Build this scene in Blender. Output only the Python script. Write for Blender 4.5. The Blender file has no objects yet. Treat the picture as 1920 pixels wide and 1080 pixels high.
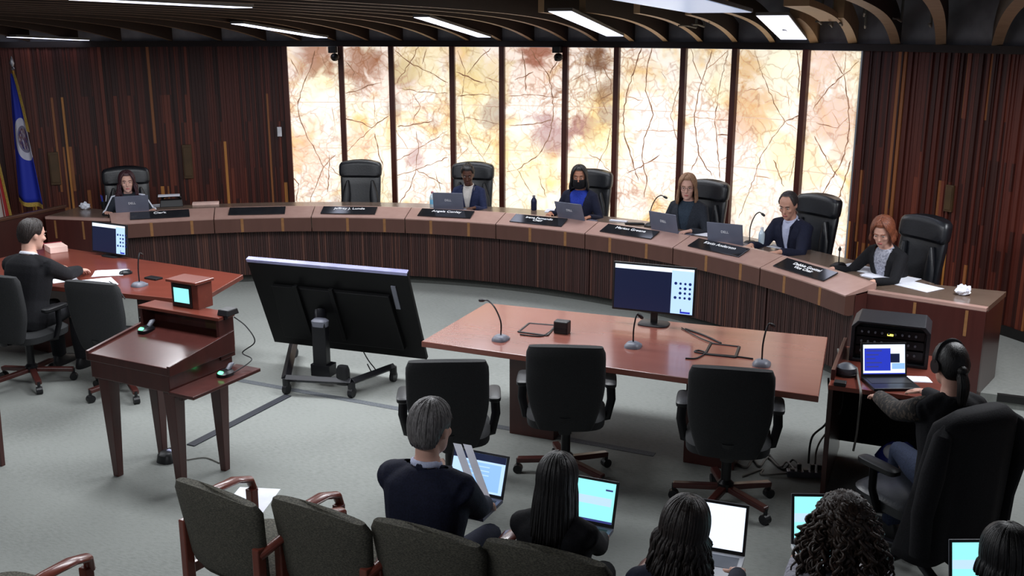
import bpy, bmesh, math, random
from mathutils import Vector as V, Matrix as MX
rnd = random.Random(7)
PI = math.pi
col = bpy.context.scene.collection

# ---------------------------------------------------------------- camera model (image 1920 x 1080)
F, YH, CH = 1900.0, 55.0, 2.8
PT = math.atan((540 - YH) / F)
CX, CY = -2.2, 6.05            # centre of the curved bench and of the curved rear wall
RW = 7.25                      # radius of the rear wall
RZ = math.radians(-23.4)       # room axis relative to the camera
EX = V((math.cos(RZ), math.sin(RZ), 0)); EY = V((-math.sin(RZ), math.cos(RZ), 0))
DAIS = 0.10

def ray(x, y):
    u = (x - 960) / F; v = (540 - y) / F
    return V((u, math.cos(PT) + v * math.sin(PT), -math.sin(PT) + v * math.cos(PT)))
def at(x, y, z):
    d = ray(x, y); t = (z - CH) / d.z
    return V((d.x * t, d.y * t, z))
def hit(x, y, R):
    d = ray(x, y); a = d.x**2 + d.y**2; b = -2 * (d.x * CX + d.y * CY); c = CX**2 + CY**2 - R * R
    t = (-b + math.sqrt(b * b - 4 * a * c)) / 2 / a
    return V((d.x * t, d.y * t, CH + d.z * t))
def pol(R, deg, z=0.0):
    a = math.radians(deg); return V((CX + R * math.cos(a), CY + R * math.sin(a), z))
def ang(p):
    return math.degrees(math.atan2(p[1] - CY, p[0] - CX))
def room(x, y, z=0.0):
    return V((CX, CY, 0)) + EX * x + EY * y + V((0, 0, z))
def toroom(p):
    d = V((p[0] - CX, p[1] - CY, 0)); return d.dot(EX), d.dot(EY)

# ---------------------------------------------------------------- materials
def srgb(c):
    return tuple(((v / 255) / 12.92 if v / 255 <= .04045 else ((v / 255 + .055) / 1.055) ** 2.4) for v in c) + (1,)
MATS = {}
def mat(name, c, rough=.6, metal=0, c2=None, scale=6, stretch=(1, 1, 1), bump=0, spec=.5, emit=0, coat=0, detail=3, wave=False, mixlo=.35, mixhi=.65):
    if name in MATS: return MATS[name]
    m = bpy.data.materials.new(name); m.use_nodes = True; n = m.node_tree.nodes; l = m.node_tree.links
    b = n['Principled BSDF']; b.inputs['Roughness'].default_value = rough; b.inputs['Metallic'].default_value = metal
    b.inputs['Specular IOR Level'].default_value = spec; b.inputs['Coat Weight'].default_value = coat
    b.inputs['Coat Roughness'].default_value = .12
    c2 = c2 or tuple(min(255, v * 1.12 + 2) for v in c)
    tc = n.new('ShaderNodeTexCoord'); mp = n.new('ShaderNodeMapping'); mp.inputs['Scale'].default_value = stretch
    l.new(tc.outputs['Object'], mp.inputs['Vector'])
    no = n.new('ShaderNodeTexNoise'); no.inputs['Scale'].default_value = scale; no.inputs['Detail'].default_value = detail
    l.new(mp.outputs[0], no.inputs['Vector'])
    r = n.new('ShaderNodeValToRGB'); r.color_ramp.elements[0].color = srgb(c); r.color_ramp.elements[1].color = srgb(c2)
    r.color_ramp.elements[0].position = mixlo; r.color_ramp.elements[1].position = mixhi
    l.new(no.outputs['Fac'], r.inputs[0]); l.new(r.outputs[0], b.inputs['Base Color'])
    if bump:
        bp = n.new('ShaderNodeBump'); bp.inputs['Strength'].default_value = bump; bp.inputs['Distance'].default_value = .01
        l.new(no.outputs['Fac'], bp.inputs['Height']); l.new(bp.outputs[0], b.inputs['Normal'])
    if emit:
        l.new(r.outputs[0], b.inputs['Emission Color']); b.inputs['Emission Strength'].default_value = emit
    MATS[name] = m; return m
def wood(name, c, c2, rough=.35, st=(1, 14, 14), scale=2.2, coat=.0):
    return mat(name, c, rough, 0, c2, scale, st, 0, .4, 0, coat, 3, mixlo=.2, mixhi=.8)
def glow(name, c, s=1.0, base=(10, 10, 12)):
    if name in MATS: return MATS[name]
    m = bpy.data.materials.new(name); m.use_nodes = True; n = m.node_tree.nodes; l = m.node_tree.links
    b = n['Principled BSDF']; b.inputs['Base Color'].default_value = srgb(base); b.inputs['Roughness'].default_value = .3
    b.inputs['Emission Color'].default_value = srgb(c); b.inputs['Emission Strength'].default_value = s
    MATS[name] = m; return m

# ---------------------------------------------------------------- mesh builder
class MB:
    def __init__(s): s.v = []; s.f = []; s.m = []
    def add(s, vs, fs, mi=0, M=None):
        o = len(s.v)
        s.v += [tuple(M @ V(p)) if M else tuple(p) for p in vs]
        s.f += [tuple(i + o for i in f) for f in fs]; s.m += [mi] * len(fs); return s
    def box(s, c, d, mi=0, M=None, top=None):
        x, y, z = c; a, b, h = d[0] / 2, d[1] / 2, d[2] / 2; ta, tb = (top[0] / 2, top[1] / 2) if top else (a, b)
        vs = [(x-a,y-b,z-h),(x+a,y-b,z-h),(x+a,y+b,z-h),(x-a,y+b,z-h),(x-ta,y-tb,z+h),(x+ta,y-tb,z+h),(x+ta,y+tb,z+h),(x-ta,y+tb,z+h)]
        return s.add(vs, [(3,2,1,0),(4,5,6,7),(0,1,5,4),(1,2,6,5),(2,3,7,6),(3,0,4,7)], mi, M)
    def loft(s, secs, mi=0, M=None, cap=True, close=False):
        n = len(secs[0]); vs = [p for q in secs for p in q]; fs = []
        K = len(secs)
        for k in range(K if close else K - 1):
            for i in range(n):
                j = (i + 1) % n; k2 = (k + 1) % K
                fs.append((k*n+i, k*n+j, k2*n+j, k2*n+i))
        if cap and not close:
            fs.append(tuple(range(n))[::-1]); fs.append(tuple((K-1)*n + i for i in range(n)))
        return s.add(vs, fs, mi, M)
    def tube(s, path, rad, n=8, mi=0, M=None, cap=True, flat=None, close=False):
        P = [V(p) for p in path]; secs = []; K = len(P)
        t0 = (P[1] - P[0]).normalized(); up = V((0, 0, 1)) if abs(t0.z) < .9 else V((0, 1, 0))
        nx = t0.cross(up).normalized()
        for k in range(K):
            if close: t = (P[(k+1) % K] - P[k-1]).normalized()
            else: t = (P[min(k+1, K-1)] - P[max(k-1, 0)]).normalized()
            nx = (nx - t * nx.dot(t)); nx = nx.normalized() if nx.length > 1e-6 else t.orthogonal().normalized(); ny = t.cross(nx)
            r = rad[k] if isinstance(rad, (list, tuple)) else rad
            rx, ry = r if isinstance(r, tuple) else (r, r * (flat or 1))
            secs.append([P[k] + nx * (rx * math.cos(2*PI*i/n)) + ny * (ry * math.sin(2*PI*i/n)) for i in range(n)])
        return s.loft(secs, mi, M, cap, close)
    def ell(s, c, r, mi=0, M=None, nu=14, nv=9):
        vs = []; fs = []
        r = r if isinstance(r, tuple) else (r, r, r)
        for j in range(1, nv):
            a = PI * j / nv
            for i in range(nu):
                b = 2 * PI * i / nu
                vs.append((c[0]+r[0]*math.sin(a)*math.cos(b), c[1]+r[1]*math.sin(a)*math.sin(b), c[2]-r[2]*math.cos(a)))
        n = len(vs); vs += [(c[0], c[1], c[2]-r[2]), (c[0], c[1], c[2]+r[2])]
        for j in range(nv - 2):
            for i in range(nu):
                k = (i+1) % nu; fs.append((j*nu+i, j*nu+k, (j+1)*nu+k, (j+1)*nu+i))
        for i in range(nu):
            k = (i+1) % nu; fs.append((n, k, i)); fs.append((n+1, (nv-2)*nu+i, (nv-2)*nu+k))
        return s.add(vs, fs, mi, M)
    def lathe(s, prof, n=20, mi=0, M=None, c=(0, 0, 0)):
        return s.loft([[(c[0]+r*math.cos(2*PI*i/n), c[1]+r*math.sin(2*PI*i/n), c[2]+z) for i in range(n)] for r, z in prof], mi, M)
    def sup(s, secs, n=24, e=4, mi=0, M=None):
        """loft of rounded rectangles: (z, half x, half y, x offset, y offset)"""
        out = []
        for z, a, b, ox, oy in secs:
            q = []
            for i in range(n):
                t = 2*PI*i/n; c_, s_ = math.cos(t), math.sin(t)
                q.append((ox + a*math.copysign(abs(c_)**(2/e), c_), oy + b*math.copysign(abs(s_)**(2/e), s_), z))
            out.append(q)
        return s.loft(out, mi, M)
    def prism(s, poly, z0, z1, mi=0, M=None):
        n = len(poly)
        return s.loft([[(p[0], p[1], z0) for p in poly], [(p[0], p[1], z1) for p in poly]], mi, M)
    def build(s, name, mats, parent=None, smooth=False, bevel=0, loc=None, rotz=0, M=None, sub=0, solid=0):
        me = bpy.data.meshes.new(name); me.from_pydata(s.v, [], s.f)
        mats = mats if isinstance(mats, (list, tuple)) else [mats]
        for m in mats: me.materials.append(m)
        me.polygons.foreach_set('material_index', s.m)
        bm = bmesh.new(); bm.from_mesh(me); bmesh.ops.recalc_face_normals(bm, faces=bm.faces); bm.to_mesh(me); bm.free()
        if smooth:
            me.polygons.foreach_set('use_smooth', [True] * len(me.polygons))
            if smooth != 'all': me.set_sharp_from_angle(angle=math.radians(40))
        o = bpy.data.objects.new(name, me); col.objects.link(o)
        if parent: o.parent = parent
        if M is not None: o.matrix_local = M
        elif loc is not None: o.location = loc; o.rotation_euler = (0, 0, rotz)
        if solid:
            q = o.modifiers.new('s', 'SOLIDIFY'); q.thickness = solid; q.offset = 0
        if bevel:
            q = o.modifiers.new('b', 'BEVEL'); q.width = bevel; q.segments = 2; q.limit_method = 'ANGLE'; q.angle_limit = math.radians(35)
        if sub:
            q = o.modifiers.new('u', 'SUBSURF'); q.levels = sub; q.render_levels = sub
        me.update(); return o
def tag(o, label=None, cat=None, group=None, kind=None):
    if label: o['label'] = label
    if cat: o['category'] = cat
    if group: o['group'] = group
    if kind: o['kind'] = kind
    return o
def thing(name, label, cat, loc=(0, 0, 0), rotz=0, group=None):
    o = bpy.data.objects.new(name, None); col.objects.link(o); o.location = loc; o.rotation_euler = (0, 0, rotz); o.empty_display_size = .1
    return tag(o, label, cat, group)
def dup(root, loc, rotz, label, group=None):
    def cp(o, par):
        c = o.copy(); col.objects.link(c)
        if par: c.parent = par
        for ch in [x for x in bpy.data.objects if x.parent == o]: cp(ch, c)
        return c
    r = cp(root, None); r.location = loc; r.rotation_euler = (0, 0, rotz); r['label'] = label
    if group: r['group'] = group
    return r
def T(x, y, z, rz=0, rx=0, ry=0):
    return MX.Translation((x, y, z)) @ MX.Rotation(rz, 4, 'Z') @ MX.Rotation(rx, 4, 'X') @ MX.Rotation(ry, 4, 'Y')
def text_mesh(name, txt, size, m, parent, M, ext=.0008):
    cu = bpy.data.curves.new('t', 'FONT'); cu.body = txt; cu.size = size; cu.align_x = 'CENTER'; cu.align_y = 'CENTER'; cu.extrude = ext; cu.space_line = .85
    to = bpy.data.objects.new('t', cu); col.objects.link(to); bpy.context.view_layer.update()
    me = bpy.data.meshes.new_from_object(to.evaluated_get(bpy.context.evaluated_depsgraph_get()))
    bpy.data.objects.remove(to); me.materials.clear(); me.materials.append(m); me.name = name
    o = bpy.data.objects.new(name, me); col.objects.link(o)
    if parent: o.parent = parent
    o.matrix_local = M; return o

# palette
M_CHERRY = wood('cherry_wood', (104, 50, 40), (118, 60, 48), .28, coat=.3)
M_TABLE = wood('table_wood', (118, 70, 60), (130, 79, 68), .26, (1, 5, 5), 1.6, coat=.35)
M_LTABLE = wood('side_table_wood', (104, 49, 38), (116, 57, 45), .3, (1, 5, 5), 1.6, coat=.3)
M_DARKWOOD = wood('dark_cherry', (64, 31, 28), (76, 38, 34), .3, (12, 12, 1), 2, coat=.25)
M_LEDGE = wood('ledge_wood', (168, 132, 122), (180, 146, 136), .3, (6, 6, 6), 2, coat=.3)
M_FASCIA = wood('fascia_wood', (84, 56, 48), (92, 62, 54), .4, (6, 6, 1), 2)
M_INLAY = wood('inlay_wood', (128, 88, 54), (146, 104, 66), .4)
M_WORKTOP = wood('worktop_wood', (104, 86, 74), (112, 94, 82), .25, (4, 4, 4), 2, coat=.2)
M_BLACK = mat('black_plastic', (14, 14, 17), .45)
M_BLACK2 = mat('black_satin_metal', (20, 20, 24), .35, .3)
M_LEATHER = mat('black_leather', (17, 19, 24), .38, 0, (24, 26, 32), 60, bump=.08, spec=.6)
M_FABRIC = mat('charcoal_fabric', (26, 27, 29), .85, 0, (38, 39, 41), 220, bump=.2)
M_GREY = mat('grey_plastic', (96, 98, 108), .45)
M_LAPTOP = mat('laptop_grey', (104, 108, 126), .42, .3, (112, 116, 134))
M_PAPER = mat('paper', (226, 228, 240), .8, 0, (238, 240, 250), 8)
M_WHITE = mat('white_plastic', (215, 215, 220), .5)
M_CHROME = mat('silver_metal', (170, 172, 180), .3, .8)
M_BRASS = mat('brass', (150, 112, 50), .4, .7)
M_PLAQUE = mat('bronze_plaque', (78, 58, 36), .5, .3)
M_CABLE = mat('cable_black', (16, 16, 18), .6)
M_CABLEG = mat('cable_grey', (108, 106, 100), .6)
# ================================================================ the setting
def carpet(name, c, c2):
    m = bpy.data.materials.new(name); m.use_nodes = True; n = m.node_tree.nodes; l = m.node_tree.links
    b = n['Principled BSDF']; b.inputs['Roughness'].default_value = .95; b.inputs['Specular IOR Level'].default_value = .1
    tc = n.new('ShaderNodeTexCoord'); mp = n.new('ShaderNodeMapping'); mp.inputs['Rotation'].default_value = (0, 0, RZ * -1)
    l.new(tc.outputs['Object'], mp.inputs['Vector'])
    mp2 = n.new('ShaderNodeMapping'); mp2.inputs['Scale'].default_value = (16, 60, 1); l.new(mp.outputs[0], mp2.inputs['Vector'])
    n1 = n.new('ShaderNodeTexNoise'); n1.inputs['Scale'].default_value = 1.6; n1.inputs['Detail'].default_value = 4; l.new(mp2.outputs[0], n1.inputs['Vector'])
    n2 = n.new('ShaderNodeTexNoise'); n2.inputs['Scale'].default_value = 260; l.new(tc.outputs['Object'], n2.inputs['Vector'])
    n3 = n.new('ShaderNodeTexNoise'); n3.inputs['Scale'].default_value = 1.1; l.new(tc.outputs['Object'], n3.inputs['Vector'])
    ad = n.new('ShaderNodeMath'); ad.operation = 'MULTIPLY_ADD'; l.new(n2.outputs['Fac'], ad.inputs[0]); ad.inputs[1].default_value = .5; sm = n.new('ShaderNodeMath'); sm.operation = 'MULTIPLY_ADD'; l.new(n1.outputs['Fac'], sm.inputs[0]); sm.inputs[1].default_value = .55; sm.inputs[2].default_value = .22; l.new(sm.outputs[0], ad.inputs[2])
    ad2 = n.new('ShaderNodeMath'); ad2.operation = 'MULTIPLY_ADD'; l.new(n3.outputs['Fac'], ad2.inputs[0]); ad2.inputs[1].default_value = .35; l.new(ad.outputs[0], ad2.inputs[2])
    r = n.new('ShaderNodeValToRGB'); r.color_ramp.elements[0].color = srgb(c); r.color_ramp.elements[1].color = srgb(c2)
    r.color_ramp.elements[0].position = .62; r.color_ramp.elements[1].position = 1.15 / 1.2
    l.new(ad2.outputs[0], r.inputs[0]); l.new(r.outputs[0], b.inputs['Base Color'])
    bp = n.new('ShaderNodeBump'); bp.inputs['Strength'].default_value = .25; bp.inputs['Distance'].default_value = .01
    l.new(n2.outputs['Fac'], bp.inputs['Height']); l.new(bp.outputs[0], b.inputs['Normal']); return m
M_CARPET = carpet('carpet', (114, 116, 113), (142, 145, 141))
M_KICK = mat('kick_carpet', (56, 57, 54), .95, 0, (70, 71, 68), 120, bump=.2)

def struct(name, mb, m, **k):
    o = mb.build(name, m, **k); o['kind'] = 'structure'; return o
FL = [room(-7.5, -7), room(7.5, -7), room(7.5, 8), room(-7.5, 8)]
b = MB(); b.prism([(p.x, p.y) for p in FL], -.06, 0); struct('floor', b, M_CARPET)
# carpet band inlaid across the floor
M_BAND = mat('carpet_band', (88, 92, 98), .95, 0, (104, 108, 112), 90, bump=.2)
b = MB(); p0 = at(420, 708, 0); p1 = at(1000, 812, 0); d = (p1 - p0).normalized(); nn = V((-d.y, d.x, 0)) * .032
p0 = p0 - d * .4; p1 = p1 + d * .9
b.prism([(q.x, q.y) for q in (p0 - nn, p1 - nn, p1 + nn, p0 + nn)], .0005, .003); struct('trim_6', b, M_BAND)

# dais platform: everything behind the bench front and behind its straight ends
A0, A1 = 18.9, 114.3; NU = 8; DA = (A1 - A0) / NU
pr_ = pol(5.42, A0); pl_ = pol(5.42, A1)
yr = toroom(pol(5.17, A0))[1]
poly = [pol(5.4, A0 + (A1 - A0) * i / 40) for i in range(41)]
poly += [room(-4.4, yr), room(-7.5, yr), room(-7.5, 7.9), room(7.5, 7.9), room(7.5, yr), room(4.4, yr)]
b = MB(); b.prism([(p.x, p.y) for p in poly], .0, DAIS); struct('floor_dais', b, M_CARPET)
b = MB()
for s in (1,):
    q0, q1 = room(4.925, yr - .012), room(7.5, yr - .012)
    q2, q3 = room(7.5, yr + .03), room(4.925, yr + .03)
    b.prism([(q.x, q.y) for q in (q0, q1, q2, q3)], DAIS - .05, DAIS + .006)
struct('trim_1', b, mat('black_nosing', (18, 18, 18), .6))

# ---- slatted rear wall: vertical boards in several wood tones
TONES = [wood('slat_%s' % t, c, c2, .45, (8, 8, 1), 3) for t, c, c2 in (
    ('umber', (80, 33, 25), (92, 41, 31)), ('sable', (52, 22, 18), (62, 28, 23)), ('russet', (104, 47, 33), (118, 57, 40)),
    ('walnut', (142, 86, 48), (158, 98, 56)), ('honey', (186, 120, 58), (200, 136, 70)))]
def slat_wall(name, a0, a1, zt, seed):
    r = random.Random(seed); b = MB(); a = a0; zone = 0
    while a < a1:
        w = r.choice((.018, .024, .03, .036, .045)); da = math.degrees(w / RW)
        if r.random() < .08: zone = r.choice((0, 0, 1))
        cuts = [0.0] + sorted(r.choice((.55, .75, .95, 1.3, 1.55, 1.9)) for _ in range(r.choice((1, 2)))) + [zt]
        dep = r.choice((.0, .012, .02))
        for k in range(len(cuts) - 1):
            if cuts[k+1] - cuts[k] < .02: continue
            q = r.random(); hi = cuts[k+1] > 2.3
            mi = 0 if q < .46 else 1 if q < .74 else 2 if q < (.90 if not zone else .78) else 3 if q < (.985 if not zone else .94) else 4
            if k and hi and mi > 1 and r.random() < .75: mi = 1 if r.random() < .6 else 0  # top pieces pushed darker: the header's shade put into the board tones
            P = [pol(RW - dep, a), pol(RW - dep, min(a + da * .93, a1)), pol(RW + .03, min(a + da * .93, a1)), pol(RW + .03, a)]
            b.prism([(p.x, p.y) for p in P], cuts[k] + DAIS, cuts[k+1] + DAIS, mi)
        a += da
    b2 = MB()
    q = [pol(RW + .02, a0 + (a1 - a0) * i / 40) for i in range(41)] + [pol(RW + .1, a1 - (a1 - a0) * i / 40) for i in range(41)]
    b.prism([(p.x, p.y) for p in q], 0, zt + DAIS, 1)
    return struct(name, b, TONES)
MX_ = [533, 639, 734, 849, 943, 1063, 1160, 1286, 1383, 1517, 1613]
MA = [ang(hit(x, 85 + i, RW)) for i, x in enumerate(MX_)]     # angles of the stone panels' edges
ZS = 2.585                                                     # top of the stone panels
slat_wall('wall_back_slats_left', MA[0] + .25, 146, 2.62 - DAIS, 3)
slat_wall('wall_back_slats_right', -18, MA[-1] - .25, 2.62 - DAIS, 11)
M_MULL = wood('mullion_wood', (64, 26, 20), (84, 38, 28), .4, (8, 8, 1), 3)
M_HEAD = wood('header_wood', (22, 12, 11), (30, 17, 15), .5)
# header board along the top of the whole wall
def arc_strip(b, r0, r1, a0, a1, z0, z1, mi=0, n=60):
    q = [pol(r0, a0 + (a1 - a0) * i / n) for i in range(n + 1)] + [pol(r1, a1 - (a1 - a0) * i / n) for i in range(n + 1)]
    # quads so the strip stays well shaped
    K = n + 1
    vs = [(p.x, p.y, z0) for p in q] + [(p.x, p.y, z1) for p in q]; N = 2 * K; fs = []
    for i in range(n):
        o, p = i, N - 1 - i
        fs += [(o, o+1, p-1, p), (N+o, N+p, N+p-1, N+o+1), (o, N+o, N+o+1, o+1), (p, p-1, N+p-1, N+p)]
    fs += [(0, N-1, 2*N-1, N), (n, N+n, N+n+1, n+1)]
    b.add(vs, fs, mi); return b
b = MB(); arc_strip(b, RW - .05, RW + .12, -18, 146, ZS + .005, 2.66); struct('trim_2', b, M_HEAD)
b = MB(); arc_strip(b, RW + .02, RW + .1, -18, 146, 2.66, 3.3); struct('wall_back_upper', b, mat('grey_plaster', (150, 150, 156), .9))
b = MB(); arc_strip(b, RW - .03, RW + .02, -18, MA[-1], DAIS, DAIS + .09); struct('baseboard_right', b, mat('black_base', (12, 11, 11), .6))
b = MB()
for i, a in enumerate(MA):
    w = math.degrees(.034 / RW)
    P = [pol(RW - .07, a - w), pol(RW - .07, a + w), pol(RW + .05, a + w), pol(RW + .05, a - w)]
    if i in (10,): continue
    b = MB(); b.prism([(p.x, p.y) for p in P], DAIS, ZS + .01)
    o = struct('trim_%d' % (10 + i), b, M_MULL, bevel=.004)

# ---- backlit stone panels
def stone():
    m = bpy.data.materials.new('backlit_onyx'); m.use_nodes = True; n = m.node_tree.nodes; l = m.node_tree.links
    b = n['Principled BSDF']; b.inputs['Roughness'].default_value = .35
    g = n.new('ShaderNodeNewGeometry'); oi = n.new('ShaderNodeObjectInfo')
    def noise(s, d, off=0, dist=0):
        mp = n.new('ShaderNodeMapping'); mp.inputs['Location'].default_value = (off, off * 2, 0); l.new(g.outputs['Position'], mp.inputs['Vector'])
        t = n.new('ShaderNodeTexNoise'); t.inputs['Scale'].default_value = s; t.inputs['Detail'].default_value = d; t.inputs['Distortion'].default_value = dist
        l.new(mp.outputs[0], t.inputs['Vector']); return t.outputs['Fac']
    def ramp(src, stops):
        r = n.new('ShaderNodeValToRGB'); e = r.color_ramp.elements
        while len(e) < len(stops): e.new(.5)
        for q, (p, c) in zip(e, stops): q.position = p; q.color = c if len(c) == 4 else srgb(c)
        l.new(src, r.inputs[0]); return r.outputs[0]
    def mix(f, a, c, mode='MIX'):
        x = n.new('ShaderNodeMix'); x.data_type = 'RGBA'; x.blend_type = mode
        if isinstance(f, float): x.inputs[0].default_value = f
        else: l.new(f, x.inputs[0])
        for s, k in ((a, 6), (c, 7)):
            if isinstance(s, tuple): x.inputs[k].default_value = srgb(s)
            else: l.new(s, x.inputs[k])
        return x.outputs[2]
    W = (1, 1, 1, 1); K = (0, 0, 0, 1)
    base = ramp(noise(.95, 3, 3.1, .6), [(.30, (250, 226, 210)), (.46, (252, 240, 228)), (.58, (250, 240, 212)), (.74, (244, 224, 160))])
    amb = ramp(noise(1.7, 4, 9.7, 1.0), [(.56, K), (.72, W)])
    c1 = mix(amb, base, (236, 194, 124))
    grey = ramp(noise(1.3, 5, 21.0, 1.4), [(.60, K), (.78, (.75, .75, .75, 1))])
    c2 = mix(grey, c1, (168, 146, 140))
    # fine crackle, strong only in patches
    wn = n.new('ShaderNodeTexNoise'); wn.inputs['Scale'].default_value = 3.0; wn.inputs['Detail'].default_value = 4; l.new(g.outputs['Position'], wn.inputs['Vector'])
    ad = n.new('ShaderNodeVectorMath'); ad.operation = 'MULTIPLY_ADD'; l.new(wn.outputs['Color'], ad.inputs[0]); ad.inputs[1].default_value = (.34, .34, .34); l.new(g.outputs['Position'], ad.inputs[2])
    def crack(scale, w):
        v = n.new('ShaderNodeTexVoronoi'); v.feature = 'DISTANCE_TO_EDGE'; v.inputs['Scale'].default_value = scale; l.new(ad.outputs[0], v.inputs['Vector'])
        return ramp(v.outputs['Distance'], [(0.0, W), (w, K)])
    def mul(a, c):
        x = n.new('ShaderNodeMath'); x.operation = 'MULTIPLY'; l.new(a, x.inputs[0])
        if isinstance(c, float): x.inputs[1].default_value = c
        else: l.new(c, x.inputs[1])
        return x.outputs[0]
    patch = ramp(noise(1.15, 3, 33.0, .8), [(.48, K), (.62, W)])
    c3 = mix(mul(mul(crack(7.5, .10), patch), .6), c2, (160, 104, 62))
    patch2 = ramp(noise(.9, 3, 51.0, .8), [(.46, K), (.60, W)])
    c4 = mix(mul(mul(crack(3.4, .045), patch2), .5), c3, (150, 112, 84)); c4 = mix(mul(crack(1.9, .02), .35), c4, (170, 128, 100)); c4 = mix(mul(mul(crack(13, .12), patch2), .35), c4, (176, 124, 84))
    burn = ramp(noise(1.5, 5, 77.0, 1.6), [(.63, K), (.76, W)])
    c5 = mix(mul(burn, .8), c4, (140, 78, 34))
    bn = noise(2.6, 5, 5.5, 1.2)
    for px, py, rad, colr, st in BLOBS:
        ctr = hit(px, py, RW - .01)
        dn = n.new('ShaderNodeVectorMath'); dn.operation = 'DISTANCE'; l.new(g.outputs['Position'], dn.inputs[0]); dn.inputs[1].default_value = ctr
        q1 = n.new('ShaderNodeMath'); q1.operation = 'DIVIDE'; l.new(dn.outputs['Value'], q1.inputs[0]); q1.inputs[1].default_value = rad
        q2 = n.new('ShaderNodeMath'); q2.operation = 'MULTIPLY_ADD'; l.new(bn, q2.inputs[0]); q2.inputs[1].default_value = -2.4; l.new(q1.outputs[0], q2.inputs[2])
        mk_ = ramp(q2.outputs[0], [(0.0, W), (.16, K)]) if False else None
        mr = n.new('ShaderNodeMapRange'); mr.interpolation_type = 'SMOOTHSTEP'; l.new(q2.outputs[0], mr.inputs[0])
        mr.inputs[1].default_value = -.9; mr.inputs[2].default_value = -.15; mr.inputs[3].default_value = st; mr.inputs[4].default_value = 0
        c5 = mix(mr.outputs[0], c5, colr)
    c5 = mix(mul(mul(crack(6.0, .06), ramp(bn, [(.4, K), (.55, W)])), .45), c5, (138, 88, 54))
    l.new(c5, b.inputs['Base Color']); l.new(c5, b.inputs['Emission Color']); b.inputs['Emission Strength'].default_value = .95
    return m
BR, MV, WH, YL, GR = (150, 84, 36), (176, 142, 142), (255, 244, 236), (248, 230, 170), (172, 156, 140)
BLOBS = [(1225, 260, .62, WH, .8), (1330, 285, .62, WH, .8), (610, 190, .3, WH, .7), (585, 102, .36, BR, .8), (565, 290, .4, (236, 188, 150), .5), (678, 120, .34, BR, .75), (670, 270, .35, (240, 190, 150), .55),
 (760, 140, .24, (150, 112, 84), .75), (800, 110, .5, YL, .55), (895, 140, .5, (226, 204, 140), .6), (925, 215, .26, GR, .75), (780, 290, .2, MV, .7), (1005, 100, .24, (146, 72, 40), .85), (1035, 255, .36, MV, .8), (1000, 330, .4, YL, .6),
 (1120, 108, .2, (110, 66, 34), .9), (1132, 170, .2, (140, 100, 62), .7), (1093, 242, .2, (160, 108, 104), .8), (1140, 270, .4, YL, .5), (1410, 205, .42, (206, 148, 88), .6), (1400, 130, .3, (222, 176, 110), .7), (1480, 120, .36, (255, 250, 220), .8),
 (1480, 300, .5, YL, .55), (1545, 120, .36, (222, 180, 150), .6), (1565, 225, .4, (208, 160, 130), .55), (745, 200, .18, GR, .6), (1140, 215, .16, GR, .7)]
M_STONE = stone()
M_VEIN = mat('stone_vein', (122, 82, 58), .6, 0, (172, 130, 100), 14, emit=.5)
M_VEIN2 = mat('stone_vein_faint', (178, 138, 110), .6, 0, (218, 182, 154), 14, emit=.6)
M_JOINT = mat('stone_joint', (214, 188, 168), .6, emit=.7)
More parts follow.
